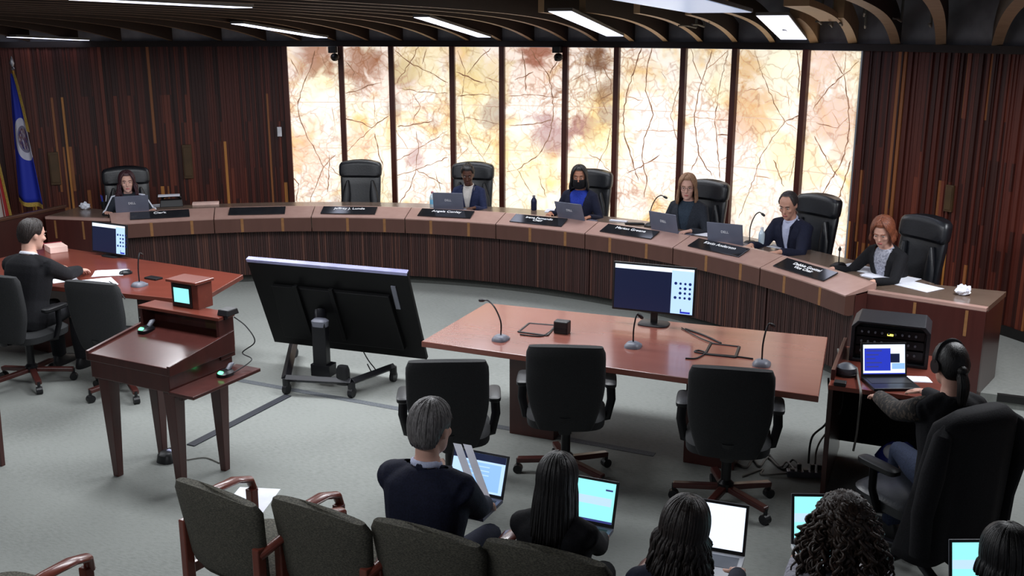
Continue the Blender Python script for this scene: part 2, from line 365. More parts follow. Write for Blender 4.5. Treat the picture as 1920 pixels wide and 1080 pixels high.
VEINS = [
 "590,95 583,125 572,150 563,175 558,200 563,225 575,255 590,280 607,313 600,330 590,355 578,385;538,190 556,200;607,313 630,290;619,312 640,335;622,200 630,248;572,140 600,145;617,290 618,310 614,360;540,232 562,222;545,110 560,140;600,100 612,125;545,330 560,345 556,380",
 "648,175 670,170 690,160 715,155;655,125 690,157;700,170 703,220;645,222 680,230 697,240 728,218;697,240 665,270 645,290;703,250 710,290 718,310 705,350;712,100 708,140;648,115 665,135 660,150;650,300 672,318 668,350;720,320 715,370",
 "740,95 775,122 800,133 840,155;785,88 770,115 745,155;745,165 790,173 840,175;773,175 788,200 775,225;745,238 775,233 810,227;740,240 765,280;740,305 790,275 840,245;780,245 785,270 780,315;740,330 780,318 840,295;780,318 770,350 745,385;780,318 830,345;800,92 792,120;815,320 826,360",
 "858,95 872,130 868,165 866,200 873,240 885,270 905,295 920,320 930,350;920,90 895,115 875,140;855,135 905,155;910,145 940,155;858,180 885,178 920,178;870,220 900,225 940,235;855,300 880,275;905,92 930,120;890,330 880,370;925,260 905,295",
 "978,92 985,130 985,170;995,92 1010,115 1030,145 1037,185 1037,220 1030,255 1010,290 970,318;1047,110 1030,142;950,180 990,178 1050,182;955,235 1000,233 1035,225;970,318 985,345 1000,365;970,318 955,300;970,318 950,322;1010,330 1025,370;965,150 1000,135",
 "1105,92 1112,120 1118,160 1130,190 1140,215;1130,125 1145,150 1147,175 1125,185;1067,155 1105,135;1075,160 1085,210;1145,240 1140,270 1125,300 1115,340;1105,290 1125,300 1147,325;1120,95 1118,130;1070,250 1085,275;1090,330 1120,370",
 "1203,90 1190,130 1175,175 1168,215 1172,260 1187,305 1197,340;1222,90 1213,130 1210,170 1225,215 1207,260 1204,300 1213,340 1208,370;1277,155 1265,190 1257,215 1270,265;1190,245 1280,245;1175,325 1215,305 1237,290;1167,100 1195,90;1240,135 1250,150;1167,180 1205,188;1170,330 1200,345",
 "1296,92 1302,120 1315,152;1335,95 1322,135 1315,155 1308,185 1302,220 1305,250 1310,290 1335,330;1365,95 1320,135;1365,95 1350,160 1345,190;1310,290 1296,320;1345,190 1340,225 1345,270 1350,335;1292,220 1370,225;1345,253 1368,254;1330,165 1342,177;1352,300 1366,292",
 "1415,92 1425,130 1440,165 1455,200 1472,228 1445,265 1428,290 1415,330 1400,370 1385,410;1472,228 1510,210;1472,228 1505,250;1493,95 1500,140 1497,175;1475,160 1480,200;1395,170 1430,165;1415,330 1445,335;1490,290 1480,340;1440,165 1480,185;1450,300 1470,350",
 "1560,100 1575,130 1582,140 1610,115;1582,140 1550,170 1525,205;1582,140 1590,185 1592,225 1590,265 1575,310 1550,350 1535,380;1527,255 1550,300 1570,330;1585,98 1583,140;1530,230 1570,240 1590,220;1560,210 1575,235;1595,300 1570,380 1560,430",
]
ORD = ['leftmost', 'second from the left', 'third from the left', 'fourth from the left', 'fifth from the left', 'fifth from the right', 'fourth from the right', 'third from the right', 'second from the right', 'rightmost']
NOTE = ['warm yellow with brown crackle at the top', 'orange brown stained at the top', 'grey clouded with dark crossing veins', 'amber with one long bowed vein', 'pink and mauve with a long curved vein',
        'pink with a dark brown streak', 'pale pink and cream with thin vertical veins', 'palest, cream with forked thin veins', 'golden with a bold dark diagonal vein', 'pink with a star of thin veins']
for i in range(10):
    a0, a1 = MA[i], MA[i+1]; w = math.degrees(.033 / RW)
    a0, a1 = a0 - w, a1 + (w if i < 9 else 0)
    b = MB(); n = 8; vs = []; fs = []
    for k in range(n + 1):
        a = a0 + (a1 - a0) * k / n; p = pol(RW - .01, a); q = pol(RW + .02, a)
        vs += [(p.x, p.y, DAIS), (p.x, p.y, ZS), (q.x, q.y, ZS), (q.x, q.y, DAIS)]
    for k in range(n):
        o = 4 * k
        for j in range(4): fs.append((o + j, o + (j+1) % 4, o + 4 + (j+1) % 4, o + 4 + j))
    fs += [(0, 1, 2, 3), (4*n+3, 4*n+2, 4*n+1, 4*n)]
    b.add(vs, fs, 0)
    r = random.Random(i * 5 + 1)
    for pl in VEINS[i].split(';'):
        pts = [tuple(float(q) for q in s.split(',')) for s in pl.split()]
        # wander between the traced points
        fine = []
        for (xa, ya), (xb, yb) in zip(pts, pts[1:]):
            L = math.hypot(xb - xa, yb - ya); m_ = max(2, int(L / 7))
            for k in range(m_):
                t = k / m_; j = 0 if k == 0 else 1.5
                fine.append((xa + (xb-xa)*t + r.uniform(-j, j), ya + (yb-ya)*t + r.uniform(-j, j)))
        fine.append(pts[-1]); mi = 1 if (len(pts) > 2 or r.random() < .4) else 2
        w0 = r.uniform(.004, .0075) if mi == 1 else r.uniform(.0035, .006)
        if len(pts) > 4: w0 *= 1.1
        R_ = RW - .0105 - .0012 * r.random()
        P = [hit(x, y, R_) for x, y in fine]; vs = []; fs = []
        for k, p in enumerate(P):
            d = P[min(k+1, len(P)-1)] - P[max(k-1, 0)]; tang = V((-(p.y - CY), p.x - CX, 0)).normalized()
            dx, dz = d.dot(tang), d.z; L = math.hypot(dx, dz) or 1; nv = tang * (-dz / L) + V((0, 0, dx / L))
            ww = w0 * r.uniform(.45, 1.15) * (.45 if k in (0, len(P)-1) else 1)
            vs += [p + nv * ww, p - nv * ww]
        for k in range(len(P) - 1): fs.append((2*k, 2*k+1, 2*k+3, 2*k+2))
        b.add(vs, fs, mi)
    for z in (1.88, 1.29):
        z += r.uniform(-.04, .03)
        vs = []; fs = []
        for k in range(n + 1):
            p = pol(RW - .0104, a0 + (a1 - a0) * k / n); vs += [(p.x, p.y, z - .004), (p.x, p.y, z + .004)]
        for k in range(n): fs.append((2*k, 2*k+2, 2*k+3, 2*k+1))
        b.add(vs, fs, 3)
    o = b.build('stone_panel', [M_STONE, M_VEIN, M_VEIN2, M_JOINT])
    tag(o, '%s backlit stone panel, %s' % (ORD[i], NOTE[i]), 'stone panel', 'backlit stone panels on the rear wall')

# ---- ceiling: dark deck, curved parallel timber ribs, lights between them
ZC = 3.22
b = MB(); b.prism([(p.x, p.y) for p in FL], ZC, ZC + .06); struct('ceiling', b, mat('dark_ceiling', (20, 18, 18), .9))
def ribz(s): return 2.66 + .30 * (1 - math.exp(-s / 1.15)) + .02 * s / 4
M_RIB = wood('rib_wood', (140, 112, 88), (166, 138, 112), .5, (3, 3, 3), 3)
M_RIBD = wood('rib_side_shade', (34, 18, 13), (46, 26, 18), .6, (3, 3, 3), 3)  # same ribs, sides darker: their shadow is put into the colour
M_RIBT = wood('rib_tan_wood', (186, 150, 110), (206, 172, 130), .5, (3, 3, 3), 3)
def rib_end(x):
    yR = math.sqrt(max(0, (RW - .03) ** 2 - x * x)); return yR
def rib(x, s0, s1, w=.05, dep=.2, mats=None, curl=1.0):
    b = MB(); y0 = rib_end(x); secs = []; n = 26
    for k in range(n + 1):
        s = s0 + (s1 - s0) * (k / n) ** 1.6
        z = ribz(s * curl)
        secs.append([room(x - w/2, y0 - s, z), room(x + w/2, y0 - s, z), room(x + w/2, y0 - s, z + dep), room(x - w/2, y0 - s, z + dep)])
    N = len(secs); vs = [p for q in secs for p in q]; fs = []; ms = []
    for k in range(N - 1):
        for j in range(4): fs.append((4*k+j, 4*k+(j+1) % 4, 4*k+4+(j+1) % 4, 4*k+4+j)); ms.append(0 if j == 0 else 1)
    fs += [(3, 2, 1, 0), tuple(4*(N-1)+j for j in range(4))]; ms += [0, 0]
    b.v = [tuple(p) for p in vs]; b.f = fs; b.m = ms
    o = b.build('ceiling_beam', mats or [M_RIB, M_RIBD]); o['kind'] = 'structure'
    return o
RIBX = [toroom(hit(x, 76, RW))[0] for x in (60, 150, 230, 325, 417, 500, 565, 630, 692, 755, 820, 880, 940, 1000, 1063, 1120, 1187, 1250, 1315, 1380, 1450, 1528, 1600, 1680, 1765, 1870, 1960)]
RIBPX = [60, 150, 230, 325, 417, 500, 565, 630, 692, 755, 820, 880, 940, 1000, 1063, 1120, 1187, 1250, 1315, 1380, 1450, 1528, 1600, 1680, 1765, 1870, 1960]
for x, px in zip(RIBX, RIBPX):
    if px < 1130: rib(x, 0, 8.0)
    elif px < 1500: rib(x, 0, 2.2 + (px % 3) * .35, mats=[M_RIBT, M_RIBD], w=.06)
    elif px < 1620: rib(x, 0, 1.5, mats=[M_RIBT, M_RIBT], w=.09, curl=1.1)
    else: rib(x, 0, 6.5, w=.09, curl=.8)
rib(toroom(hit(1562, 40, 6.3))[0], 1.3, 3.4, w=.18, dep=.05, mats=[M_RIBT, M_RIBT])
b = MB(); rr = random.Random(5)
def conduit(px, py, dx, L):
    p = hit(px, py, 6.4); b_ = MB(); b_.tube([p, p + V((0, 0, L))], .012, 6); 
    q = [V(p), V(p) + EY * -.25 + V((dx, 0, .02)), V(p) + EY * -.5 + V((dx * 2, 0, .02))]
    b_.tube(q, .01, 6)
    o = b_.build('ceiling_hanger', M_CABLEG); o['kind'] = 'structure'
for px, py in ((1540, 45), (1560, 50), (1578, 48), (1620, 30), (1642, 28), (1660, 36), (1305, 52), (1320, 50), (1340, 45), (1480, 60), (1622, 52), (1690, 40), (1745, 50)):
    conduit(px, py, rr.uniform(-.03, .03), .35)

M_LAMP = glow('lamp_diffuser', (225, 230, 255), 3.2)
M_LAMP2 = glow('lamp_diffuser_dim', (170, 190, 225), .75)
def ceil_light(px0, py0, px1, py1, w, label, dim=False, z=2.83, split=.0):
    """fluorescent panel lying between two ribs, seen between two pixels"""
    p0 = at_up(px0, py0); p1 = at_up(px1, py1)
    d = (p1 - p0); L = d.length; d.normalize(); sx = EX
    t = thing('ceiling_light', label, 'ceiling light', (p0 + p1) / 2, 0, 'fluorescent panels between the ceiling beams')
    nrm = sx.cross(d).normalized()
    def slab(a, b_, hw, off0, off1):
        q = []
        for s_ in (a, b_):
            c = d * s_
            q.append([c - sx*hw + nrm*off0, c + sx*hw + nrm*off0, c + sx*hw + nrm*off1, c - sx*hw + nrm*off1])
        return q
    sg = 1 if nrm.z > 0 else -1
    fr = MB(); fr.loft(slab(-L/2 - .01, L/2 + .01, w/2 + .01, .004*sg, .03*sg)); fr.build('frame', M_CABLEG, t)
    cuts = [(-L/2, L/2)] if not split else [(-L/2, -L/2 + L*split - .02), (-L/2 + L*split + .02, L/2)]
    for a, b_ in cuts:
        k = MB(); k.loft(slab(a, b_, w/2, 0, .006*sg)); k.build('diffuser', M_LAMP2 if dim else M_LAMP, t)
    return t
def at_up(px, py):
    """the point of a sight line that lies on the ribs' lower surface"""
    d = ray(px, py); best = None
    for k in range(400):
        t = 2 + k * .03; p = V((0, 0, CH)) + d * t; x, y = toroom(p)
        if abs(x) > RW - .2: continue
        s = rib_end(x) - y
        if s < 0: break
        g = abs(p.z - ribz(s) + .025)
        if best is None or g < best[0]: best = (g, p.copy())
    return best[1]
ceil_light(22, 70, 158, 76, .16, 'short bright ceiling light above the flag')
ceil_light(150, 0, 455, 15, .18, 'longest bright ceiling strip light, nearest the camera at upper left')
ceil_light(445, 45, 603, 71, .17, 'bright ceiling light ending above the first stone panel', split=.27)
ceil_light(790, 33, 908, 70, .17, 'bright ceiling light ending above the fourth stone panel', split=.3)
ceil_light(1050, 22, 1153, 68, .2, 'bright ceiling light ending above the sixth stone panel', split=.5)
ceil_light(1215, -4, 1350, 24, .5, 'wide blue grey ceiling light panel cut by the top of the picture', True)
ceil_light(1448, 30, 1488, 74, .26, 'steep bright ceiling light ending above the ninth stone panel', split=.36)

# small wall fittings
def wallbox(px, py, wpx, hpx, name, label, cat, m, dep=.03, R=RW - .03):
    p = hit(px, py, R); s = F / (p - V((0, 0, CH))).length; a = math.radians(ang(p)) + PI/2
    t = MB(); w, h = wpx / s, hpx / s; t.box((0, 0, 0), (w, dep, h)); t.box((0, dep * .6, 0), (w * .8, dep * .3, h * .85), 0)
    o = t.build(name, m, bevel=.004, loc=p, rotz=a); return tag(o, label, cat)
wallbox(102, 316, 16, 56, 'wall_plaque', 'narrow bronze wall plate on dark slats beside the blue flag', 'wall plate', M_PLAQUE)
wallbox(352, 303, 16, 60, 'wall_plaque', 'narrow bronze wall plate on dark slats right of the seated clerk', 'wall plate', M_PLAQUE)
wallbox(1780, 372, 16, 46, 'wall_plaque', 'narrow bronze wall plate behind the far right leather chair', 'wall plate', M_PLAQUE)
wallbox(524, 247, 8, 17, 'wall_switch', 'small white wall control beside the first stone panel', 'wall control', M_WHITE, R=RW - .05)
for px, lab in ((628, 'small black camera on the mullion after the first stone panel'), (1048, 'small black camera on the mullion after the fifth stone panel')):
    p = hit(px, 104, RW - .14); a = math.radians(ang(p)) + PI/2
    t = thing('wall_camera', lab, 'camera', p, a, 'small cameras on the mullions')
    MB().ell((0, .02, -.02), (.055, .06, .05)).build('housing', M_BLACK, t, True)
    MB().tube([(0, .07, -.035), (0, .1, -.045)], .022, 12).build('lens', M_BLACK2, t, True)
    MB().box((0.03, -.03, .07), (.1, .12, .08)).build('bracket', M_BLACK, t, bevel=.006)
# ================================================================ curved bench
M_SLATF = [wood('bench_slat_a', (58, 35, 32), (65, 40, 37), .45, (8, 8, 1), 3), wood('bench_slat_b', (48, 29, 27), (55, 34, 31), .5, (8, 8, 1), 3),
           wood('bench_slat_c', (80, 50, 42), (88, 56, 47), .45, (8, 8, 1), 3)]
M_PLATE = mat('plate_black', (30, 31, 35), .1, 0, (36, 37, 41), spec=.7)
M_LETTER = mat('plate_letters', (235, 238, 248), .6, emit=.25)
PLATES = [('rightmost', 'Debbie Goettel\nVice Chair', 1457, 1563, 5), ('seventh from left', 'Kevin Anderson', 1295, 1400, 4), ('sixth from left', 'Marion Greene', 1128, 1233, 4),
          ('fifth from left', 'Irene Fernando\nChair', 957, 1063, 4), ('fourth from left', 'Angela Conley', 785, 888, 4), ('third from left', 'Jeffrey J. Lunde', 598, 712, 4),
          ('second from left', '', 430, 535, 4), ('leftmost', 'Clerk', 245, 355, 4)]
WHO = ['in front of the red-haired woman', 'in front of the bald man in a dark suit', 'in front of the blonde woman with glasses', 'in front of the masked woman in blue',
       'in front of the woman in a navy blazer', 'in front of the empty leather chair', 'with a blank nameplate', 'in front of the woman with white sleeve stripes']
def arcpts(R, a0, a1, z, n=8): return [pol(R, a0 + (a1-a0)*k/n, z) for k in range(n+1)]
def sweep(b, prof, a0, a1, mi=0, n=8):
    """sweep a closed (R, z) profile along the arc"""
    m = len(prof); vs = []; fs = []
    for k in range(n+1):
        a = a0 + (a1-a0)*k/n
        vs += [pol(R, a, z) for R, z in prof]
    for k in range(n):
        for j in range(m): fs.append((k*m+j, k*m+(j+1) % m, (k+1)*m+(j+1) % m, (k+1)*m+j))
    fs += [tuple(range(m)), tuple(n*m + j for j in range(m))[::-1]]
    b.add(vs, fs, mi)
LZ0, LZ1 = .775, .85
for k in range(NU):
    a0 = A0 + DA*k + .06; a1 = A0 + DA*(k+1) - .06
    which, txt, px0, px1, _ = PLATES[k]
    t = thing('bench_unit', 'curved bench unit, %s, %s' % (which, WHO[k]), 'bench', (0, 0, 0), 0, 'curved bench units')
    b = MB(); sweep(b, [(5.28, 0), (5.33, 0), (5.33, .10), (5.28, .10)], a0 - .06, a1 + .06); b.build('kick_board', M_KICK, t)
    b = MB(); r = random.Random(k + 40); a = a0; pk = 0
    sweep(b, [(5.215, .095), (5.25, .095), (5.25, .62), (5.215, .62)], a0 - .06, a1 + .06, 1)
    while a < a1 - .1:
        w = r.choice((.16, .2, .24, .28)); w = min(w, a1 - a)
        q = r.random(); mi = 0 if q < .55 else 1 if q < .88 else 2
        sweep(b, [(5.195 + r.choice((0, .004)), .098), (5.22, .098), (5.22, .615), (5.195, .615)], a, a + w, mi, 1)
        a += w + .05
    b.build('slatted_front', M_SLATF, t)
    b = MB(); sweep(b, [(5.10, .61), (5.14, .60), (5.2, .605), (5.2, .77), (5.10, .772)], a0, a1)
    for f in ((.22, .62) if k % 2 else (.3, .72)):
        am = a0 + (a1-a0)*f
        sweep(b, [(5.0985, .612), (5.11, .612), (5.11, .768), (5.0985, .768)], am - .17, am + .17, 1, 1)
    b.build('fascia', [M_FASCIA, M_INLAY], t)
    b = MB(); sweep(b, [(5.095, .772), (5.36, LZ1), (5.385, LZ1), (5.385, .80), (5.3, .79), (5.1, .76)], a0, a1)
    b.build('ledge', M_LEDGE, t)
    if k in (0, NU - 1):
        e0 = a0 - .06 if k == 0 else a1 - .24
        b = MB(); sweep(b, [(5.19, .0), (5.40, .0), (5.40, .79), (5.19, .76)], e0, e0 + .3, 0, 1); b.build('end_cap', M_DARKWOOD, t)
# nameplates rest on the sloping ledges
sl = math.atan2(LZ1 - .772, 5.36 - 5.095)
PLAB = ['black nameplate with two text lines at the right end of the bench', 'black nameplate with white letters in front of the bald man',
        'black nameplate with one line of white letters in front of the blonde woman', 'black nameplate with two text lines in front of the masked woman',
        'black nameplate with one text line in front of the navy blazer woman', 'black nameplate with white letters in front of the empty chair',
        'blank black nameplate without letters left of the empty chair', 'black nameplate with one short word in front of the striped-sleeve woman']
for k, (which, txt, px0, px1, _) in enumerate(PLATES):
    am = (ang(hit(px0, 405 if k > 3 else 460, 5.2)) + ang(hit(px1, 405 if k > 3 else 500, 5.2))) / 2
    # refine with the ledge's own height
    def sx_of(a):
        p = pol(5.24, a, .815); d = p - V((0, 0, CH)); dep = d.y*math.cos(PT) - d.z*math.sin(PT); return 960 + F*d.x/dep, F/dep
    for _i in range(20):
        s, sc = sx_of(am); am -= ((px0+px1)/2 - s) / sc / 5.24 * 57.3 * .9
    p = pol(5.235, am, .772 + (5.235-5.095)*math.tan(sl) + .004)
    wid = .62
    t = tag(thing('nameplate', PLAB[k], 'nameplate', p, math.radians(am) + PI/2 + PI, 'nameplates on the bench ledge'))
    # local: +Y points away from the audience
    t.rotation_euler = (0, 0, math.radians(am) - PI/2)
    Rm = MX.Rotation(sl + (.075 if k == 3 else .045), 4, 'X')
    b = MB(); b.box((0, 0, .008), (wid, .165, .012), M=Rm); b.build('plate', M_PLATE, t, bevel=.003)
    if txt:
        two = '\n' in txt
        text_mesh('lettering', txt, .052 if two else .058, M_LETTER, t, Rm @ MX.Translation((0, .008 if two else .03, .0155)))
# continuous inner worktop
b = MB(); sweep(b, [(5.385, .755), (5.385, .80), (5.95, .80), (5.95, .755)], A0, A1, 0, 64)
t = tag(b.build('worktop', M_WORKTOP), 'long curved brown worktop behind the bench ledge', 'worktop')
# straight ends of the bench
def bench_end(side, label):
    ac = A0 if side > 0 else A1
    P0 = pol(5.30, ac); P1 = at(1850, 578, .8) if side > 0 else at(84, 406, .8); dv = P1 - P0; dv.z = 0
    rz = math.atan2(dv.y, dv.x) + (0 if side > 0 else PI)
    t = thing('bench_end', label, 'bench', (P0.x, P0.y, 0), rz)
    # local x outward from the corner
    W = dv.length; s = side
    b = MB(); b.box((s*W/2, .02, .385), (W, .04, .77)); 
    b.build('side_panel', M_DARKWOOD, t, bevel=.004)
    b = MB(); q = [(0, 0), (s*.14, .12), (s*W, .12), (s*W, 1.0), (s*.2, .55)]
    b.box((s*W/2, .03, .785), (W, .06, .03)); b.build('top_edge', M_LEDGE, t, bevel=.003)
    b = MB(); b.prism([(s*.06, .06), (s*W, .06), (s*W, .62), (s*.3, .5)], .76, .80); b.build('worktop', M_WORKTOP, t)
    for f in (.42, .85): MB().box((s*W*f, -.001, .66), (.022, .004, .2)).build('inlay_strip', M_INLAY, t)
    b = MB(); b.box((s*(W-.02), .3, .40), (.04, .56, .72)); b.build('end_panel', M_DARKWOOD, t, bevel=.004)
    return t
bench_end(1, 'straight dark wood end of the bench behind the black equipment case')
bench_end(-1, 'straight dark wood end of the bench beside the blue flag')
# low partition with a rail, far left
p0 = at(-60, 422, .86); p1 = at(121, 385, .86); d = p1 - p0; t = thing('railing', 'low dark wood railing at the left edge below the blue flag', 'railing', (p0+p1)/2, math.atan2(d.y, d.x))
MB().box((0, 0, -.012), (d.length, .06, .035)).build('top_rail', wood('rail_wood', (70, 44, 34), (88, 58, 44), .35), t, bevel=.006)
MB().box((0, 0, -.44), (d.length - .04, .035, .82)).build('panel', TONES[1], t)
for o_ in list(t.children): o_.location.z += 0

# ================================================================ flags
def flag_material(name, kind):
    m = bpy.data.materials.new(name); m.use_nodes = True; n = m.node_tree.nodes; l = m.node_tree.links
    b = n['Principled BSDF']; b.inputs['Roughness'].default_value = .7
    uv = n.new('ShaderNodeTexCoord'); sp = n.new('ShaderNodeSeparateXYZ'); l.new(uv.outputs['UV'], sp.inputs[0])
    no = n.new('ShaderNodeTexNoise'); no.inputs['Scale'].default_value = 16; no.inputs['Detail'].default_value = 4; l.new(uv.outputs['UV'], no.inputs['Vector'])
    def math_(op, a, c=None):
        x = n.new('ShaderNodeMath'); x.operation = op
        for i, q in enumerate((a, c)):
            if q is None: continue
            if isinstance(q, (int, float)): x.inputs[i].default_value = q
            else: l.new(q, x.inputs[i])
        return x.outputs[0]
    def mix(f, a, c):
        x = n.new('ShaderNodeMix'); x.data_type = 'RGBA'; l.new(f, x.inputs[0])
        for q, k in ((a, 6), (c, 7)):
            if isinstance(q, tuple): x.inputs[k].default_value = srgb(q)
            else: l.new(q, x.inputs[k])
        return x.outputs[2]
    if kind == 'seal':
        dx = math_('MULTIPLY', math_('SUBTRACT', sp.outputs[0], .66), .58); dy = math_('MULTIPLY', math_('SUBTRACT', sp.outputs[1], .49), 1.75)
        d = math_('SQRT', math_('ADD', math_('MULTIPLY', dx, dx), math_('MULTIPLY', dy, dy)))
        ring = math_('LESS_THAN', d, .29); inner = math_('LESS_THAN', d, .185); core = math_('LESS_THAN', d, .15)
        sw = n.new('ShaderNodeValToRGB'); e = sw.color_ramp.elements; e[0].color = srgb((40, 48, 120)); e[0].position = .4; e[1].color = srgb((176, 176, 196)); e[1].position = .62; l.new(no.outputs['Fac'], sw.inputs[0])
        e2 = e.new(.5); e2.color = srgb((110, 70, 70))
        c = mix(ring, (34, 52, 176), (206, 206, 222)); c = mix(inner, c, (120, 116, 140)); c = mix(core, c, sw.outputs[0])
    else:
        st = math_('GREATER_THAN', math_('FRACT', math_('MULTIPLY', sp.outputs[0], 4.5)), .5)
        c = mix(st, (150, 24, 30), (205, 196, 190))
    l.new(c, b.inputs['Base Color']); return m
def flag(name, label, base, tip, w, drop, kind, folds, seed):
    """a flag hanging on a pole: cloth grid gathered under the finial"""
    t = thing(name, label, 'flag', base, 0)
    base = V(base); tip = V(tip) - base
    b = MB(); b.tube([(0, 0, .02), tip], .016, 10); b.build('pole', M_BRASS, t, True)
    b = MB(); b.lathe([(.02, 0), (.15, 0), (.15, .02), (.06, .035), (.025, .06), (.02, .1)], 24); b.build('base', M_BRASS, t, True)
    b = MB(); b.lathe([(.012, 0), (.022, .02), (.012, .04), (.028, .08), (.004, .16)], 12, c=tip); b.build('finial', M_CHROME, t, True)
    nu, nv = 40, 30; vs = []; uvs = []
    r = random.Random(seed); ph = r.uniform(0, 6)
    top = tip * .985; low = tip.z - drop
    axis = tip.normalized()
    for j in range(nv + 1):
        v = j / nv
        spread = w * (.10 + .90 * min(1, v * 1.02) ** .8)
        for i in range(nu + 1):
            u = i / nu
            fold = math.sin(u * folds * 2 * PI + ph + v * .8) * .035 * (.35 + v * .65)
            x = (u - .42) * spread; y = -.035 + fold - .02
            z = top.z - drop * v * (1 - .10 * (1 - u) * (1 - v) ) - .02 * math.sin(u * 5) * v - (.10 * u if kind == 'seal' else .25 * u) * v
            ax = top.x + (x) + (0 - top.x) * v * .25
            vs.append((ax, top.y + y, z)); uvs.append((u, 1 - v))
    fs = []
    for j in range(nv):
        for i in range(nu): o = j*(nu+1)+i; fs.append((o, o+1, o+nu+2, o+nu+1))
    b = MB(); b.add(vs, fs); o = b.build('cloth', flag_material(name + '_cloth', kind), t, 'all', solid=.004)
    ul = o.data.uv_layers.new(name='UVMap')
    for lp in o.data.loops: ul.data[lp.index].uv = uvs[lp.vertex_index]
    # gold fringe along the bottom and the fly edge
    M_FR = mat('gold_fringe', (170, 138, 60), .8, 0, (205, 172, 84), 90)
    b = MB(); K = nu + 1
    bot = [V(vs[nv*K+i]) for i in range(K)]
    vs2 = []; fs2 = []
    for p in bot: vs2 += [p, p + V((0, 0, -.05))]
    side = [V(vs[j*K+nu]) for j in range(nv+1)]
    for i in range(nu): fs2.append((2*i, 2*i+2, 2*i+3, 2*i+1))
    b.add(vs2, fs2); b.build('fringe', M_FR, t, solid=.004); b = MB(); vs2 = []; fs2 = []
    side = side[:int(nv*.45)+1] if kind == 'seal' else side
    for p in side: vs2 += [p, p + V((.035, -.01, -.01))]
    for i in range(nv if kind != 'seal' else int(nv*.45)): fs2.append((2*i, 2*i+2, 2*i+3, 2*i+1))
    b.add(vs2, fs2); b.build('fringe', M_FR, t, solid=.004)
    return t
tp = hit(24, 132, 6.75)
flag('state_flag', 'blue flag with round white seal and gold fringe on a pole', (tp.x + .12, tp.y - .02, DAIS), tp, .29, 1.42, 'seal', 1.3, 4)
tp2 = hit(-26, 215, 6.6)
flag('striped_flag', 'red and white striped flag with gold fringe cut by the left edge', (tp2.x + .02, tp2.y, DAIS), tp2, .30, 1.3, 'stripe', 2.5, 9)

# ================================================================ chairs
def arc_pad(b, z0, z1, w0, w1, yc, th, curve, M=None, mi=0, n=20, nz=6, lean=0, e=3.2, crown=0, zf=None):
    """an upholstered back: rounded slab bent around the sitter; y grows forward"""
    secs = []
    for k in range(nz + 1):
        t = k / nz; z = z0 + (z1 - z0) * t
        f = zf(t) if zf else w0 + (w1 - w0) * t
        q = []; edge = .72 if k in (0, nz) else 1
        for i in range(n):
            a = 2*PI*i/n; c_, s_ = math.cos(a), math.sin(a)
            x = f * math.copysign(abs(c_)**(2/e), c_) * (.985 if k in (0, nz) else 1); y = th/2 * edge * math.copysign(abs(s_)**(2/e), s_)
            zz = z - crown * (x/f)**2 * (t if z1 > z0 else 0)
            q.append((x, yc + y + curve * (x / .25)**2 - lean * (z - z0), zz))
        secs.append(q)
    b.loft(secs, mi, M); return b
def star_base(t, z, m_leg, r=.30, wood_=True, n=5, rot=.3):
    b = MB(); b.lathe([(.045, z*.0 + .10), (.05, .15), (.03, .17), (.03, z - .04), (.09, z - .04), (.09, z)], 16); b.build('column', M_BLACK2, t, True)
    for k in range(n):
        a = rot + 2*PI*k/n
        b = MB(); b.box((0, 0, 0), (r - .03, .05, .035), M=T(math.cos(a)*(r/2+.02), math.sin(a)*(r/2+.02), .105, a, 0, .09)); lg = b.build('base_leg', m_leg, t, bevel=.008)
        b = MB(); cx, cy = math.cos(a)*r, math.sin(a)*r
        b.tube([(cx - .022*math.sin(a), cy + .022*math.cos(a), .03), (cx + .022*math.sin(a), cy - .022*math.cos(a), .03)], .03, 14)
        b.tube([(cx, cy, .04), (cx, cy, .10)], .012, 8); b.build('caster', M_BLACK, lg)
def exec_chair(label):
    t = thing('executive_chair', label, 'chair', (0, 0, 0), 0, 'high-backed leather chairs behind the bench')
    b = MB(); b.sup([(.36, .22, .22, 0, .02), (.375, .255, .25, 0, .02), (.42, .265, .26, 0, .02), (.445, .24, .235, 0, .02)], 28, 4); b.build('seat', M_LEATHER, t, True)
    b = MB(); arc_pad(b, .44, 1.0, .235, .25, -.23, .10, .03, lean=.16, nz=8, n=28); b.build('backrest', M_LEATHER, t, True)
    for s in (-1, 1):
        b = MB(); secs = []
        for k in range(9):
            u = k / 8; z = .46 + .46*u; ww = .055 * math.sin(PI*(.12 + .8*u))
            secs.append([(s*(.20 - .05*u) + ww*math.cos(2*PI*i/12), -.165 - .16*(z-.44) + .028*math.sin(2*PI*i/12) + .02, z) for i in range(12)])
        b.loft(secs); b.build('bolster', M_LEATHER, t, True)
    b = MB(); arc_pad(b, .955, 1.16, .235, .235, -.30, .15, .03, lean=.12, nz=8, n=28, crown=.03, zf=lambda q: .262 - .02*(2*q-1)**4); b.build('headrest', M_LEATHER, t, True)
    for s in (-1, 1):
        b = MB(); b.tube([(s*.28, -.16, .62), (s*.285, 0, .635), (s*.28, .16, .625)], [(.03, .022)]*3, 10); b.tube([(s*.28, .1, .62), (s*.27, .06, .42), (s*.2, .04, .38)], .018, 8); b.build('armrest', M_LEATHER, t, True)
    star_base(t, .37, M_BLACK2, .30)
    return t
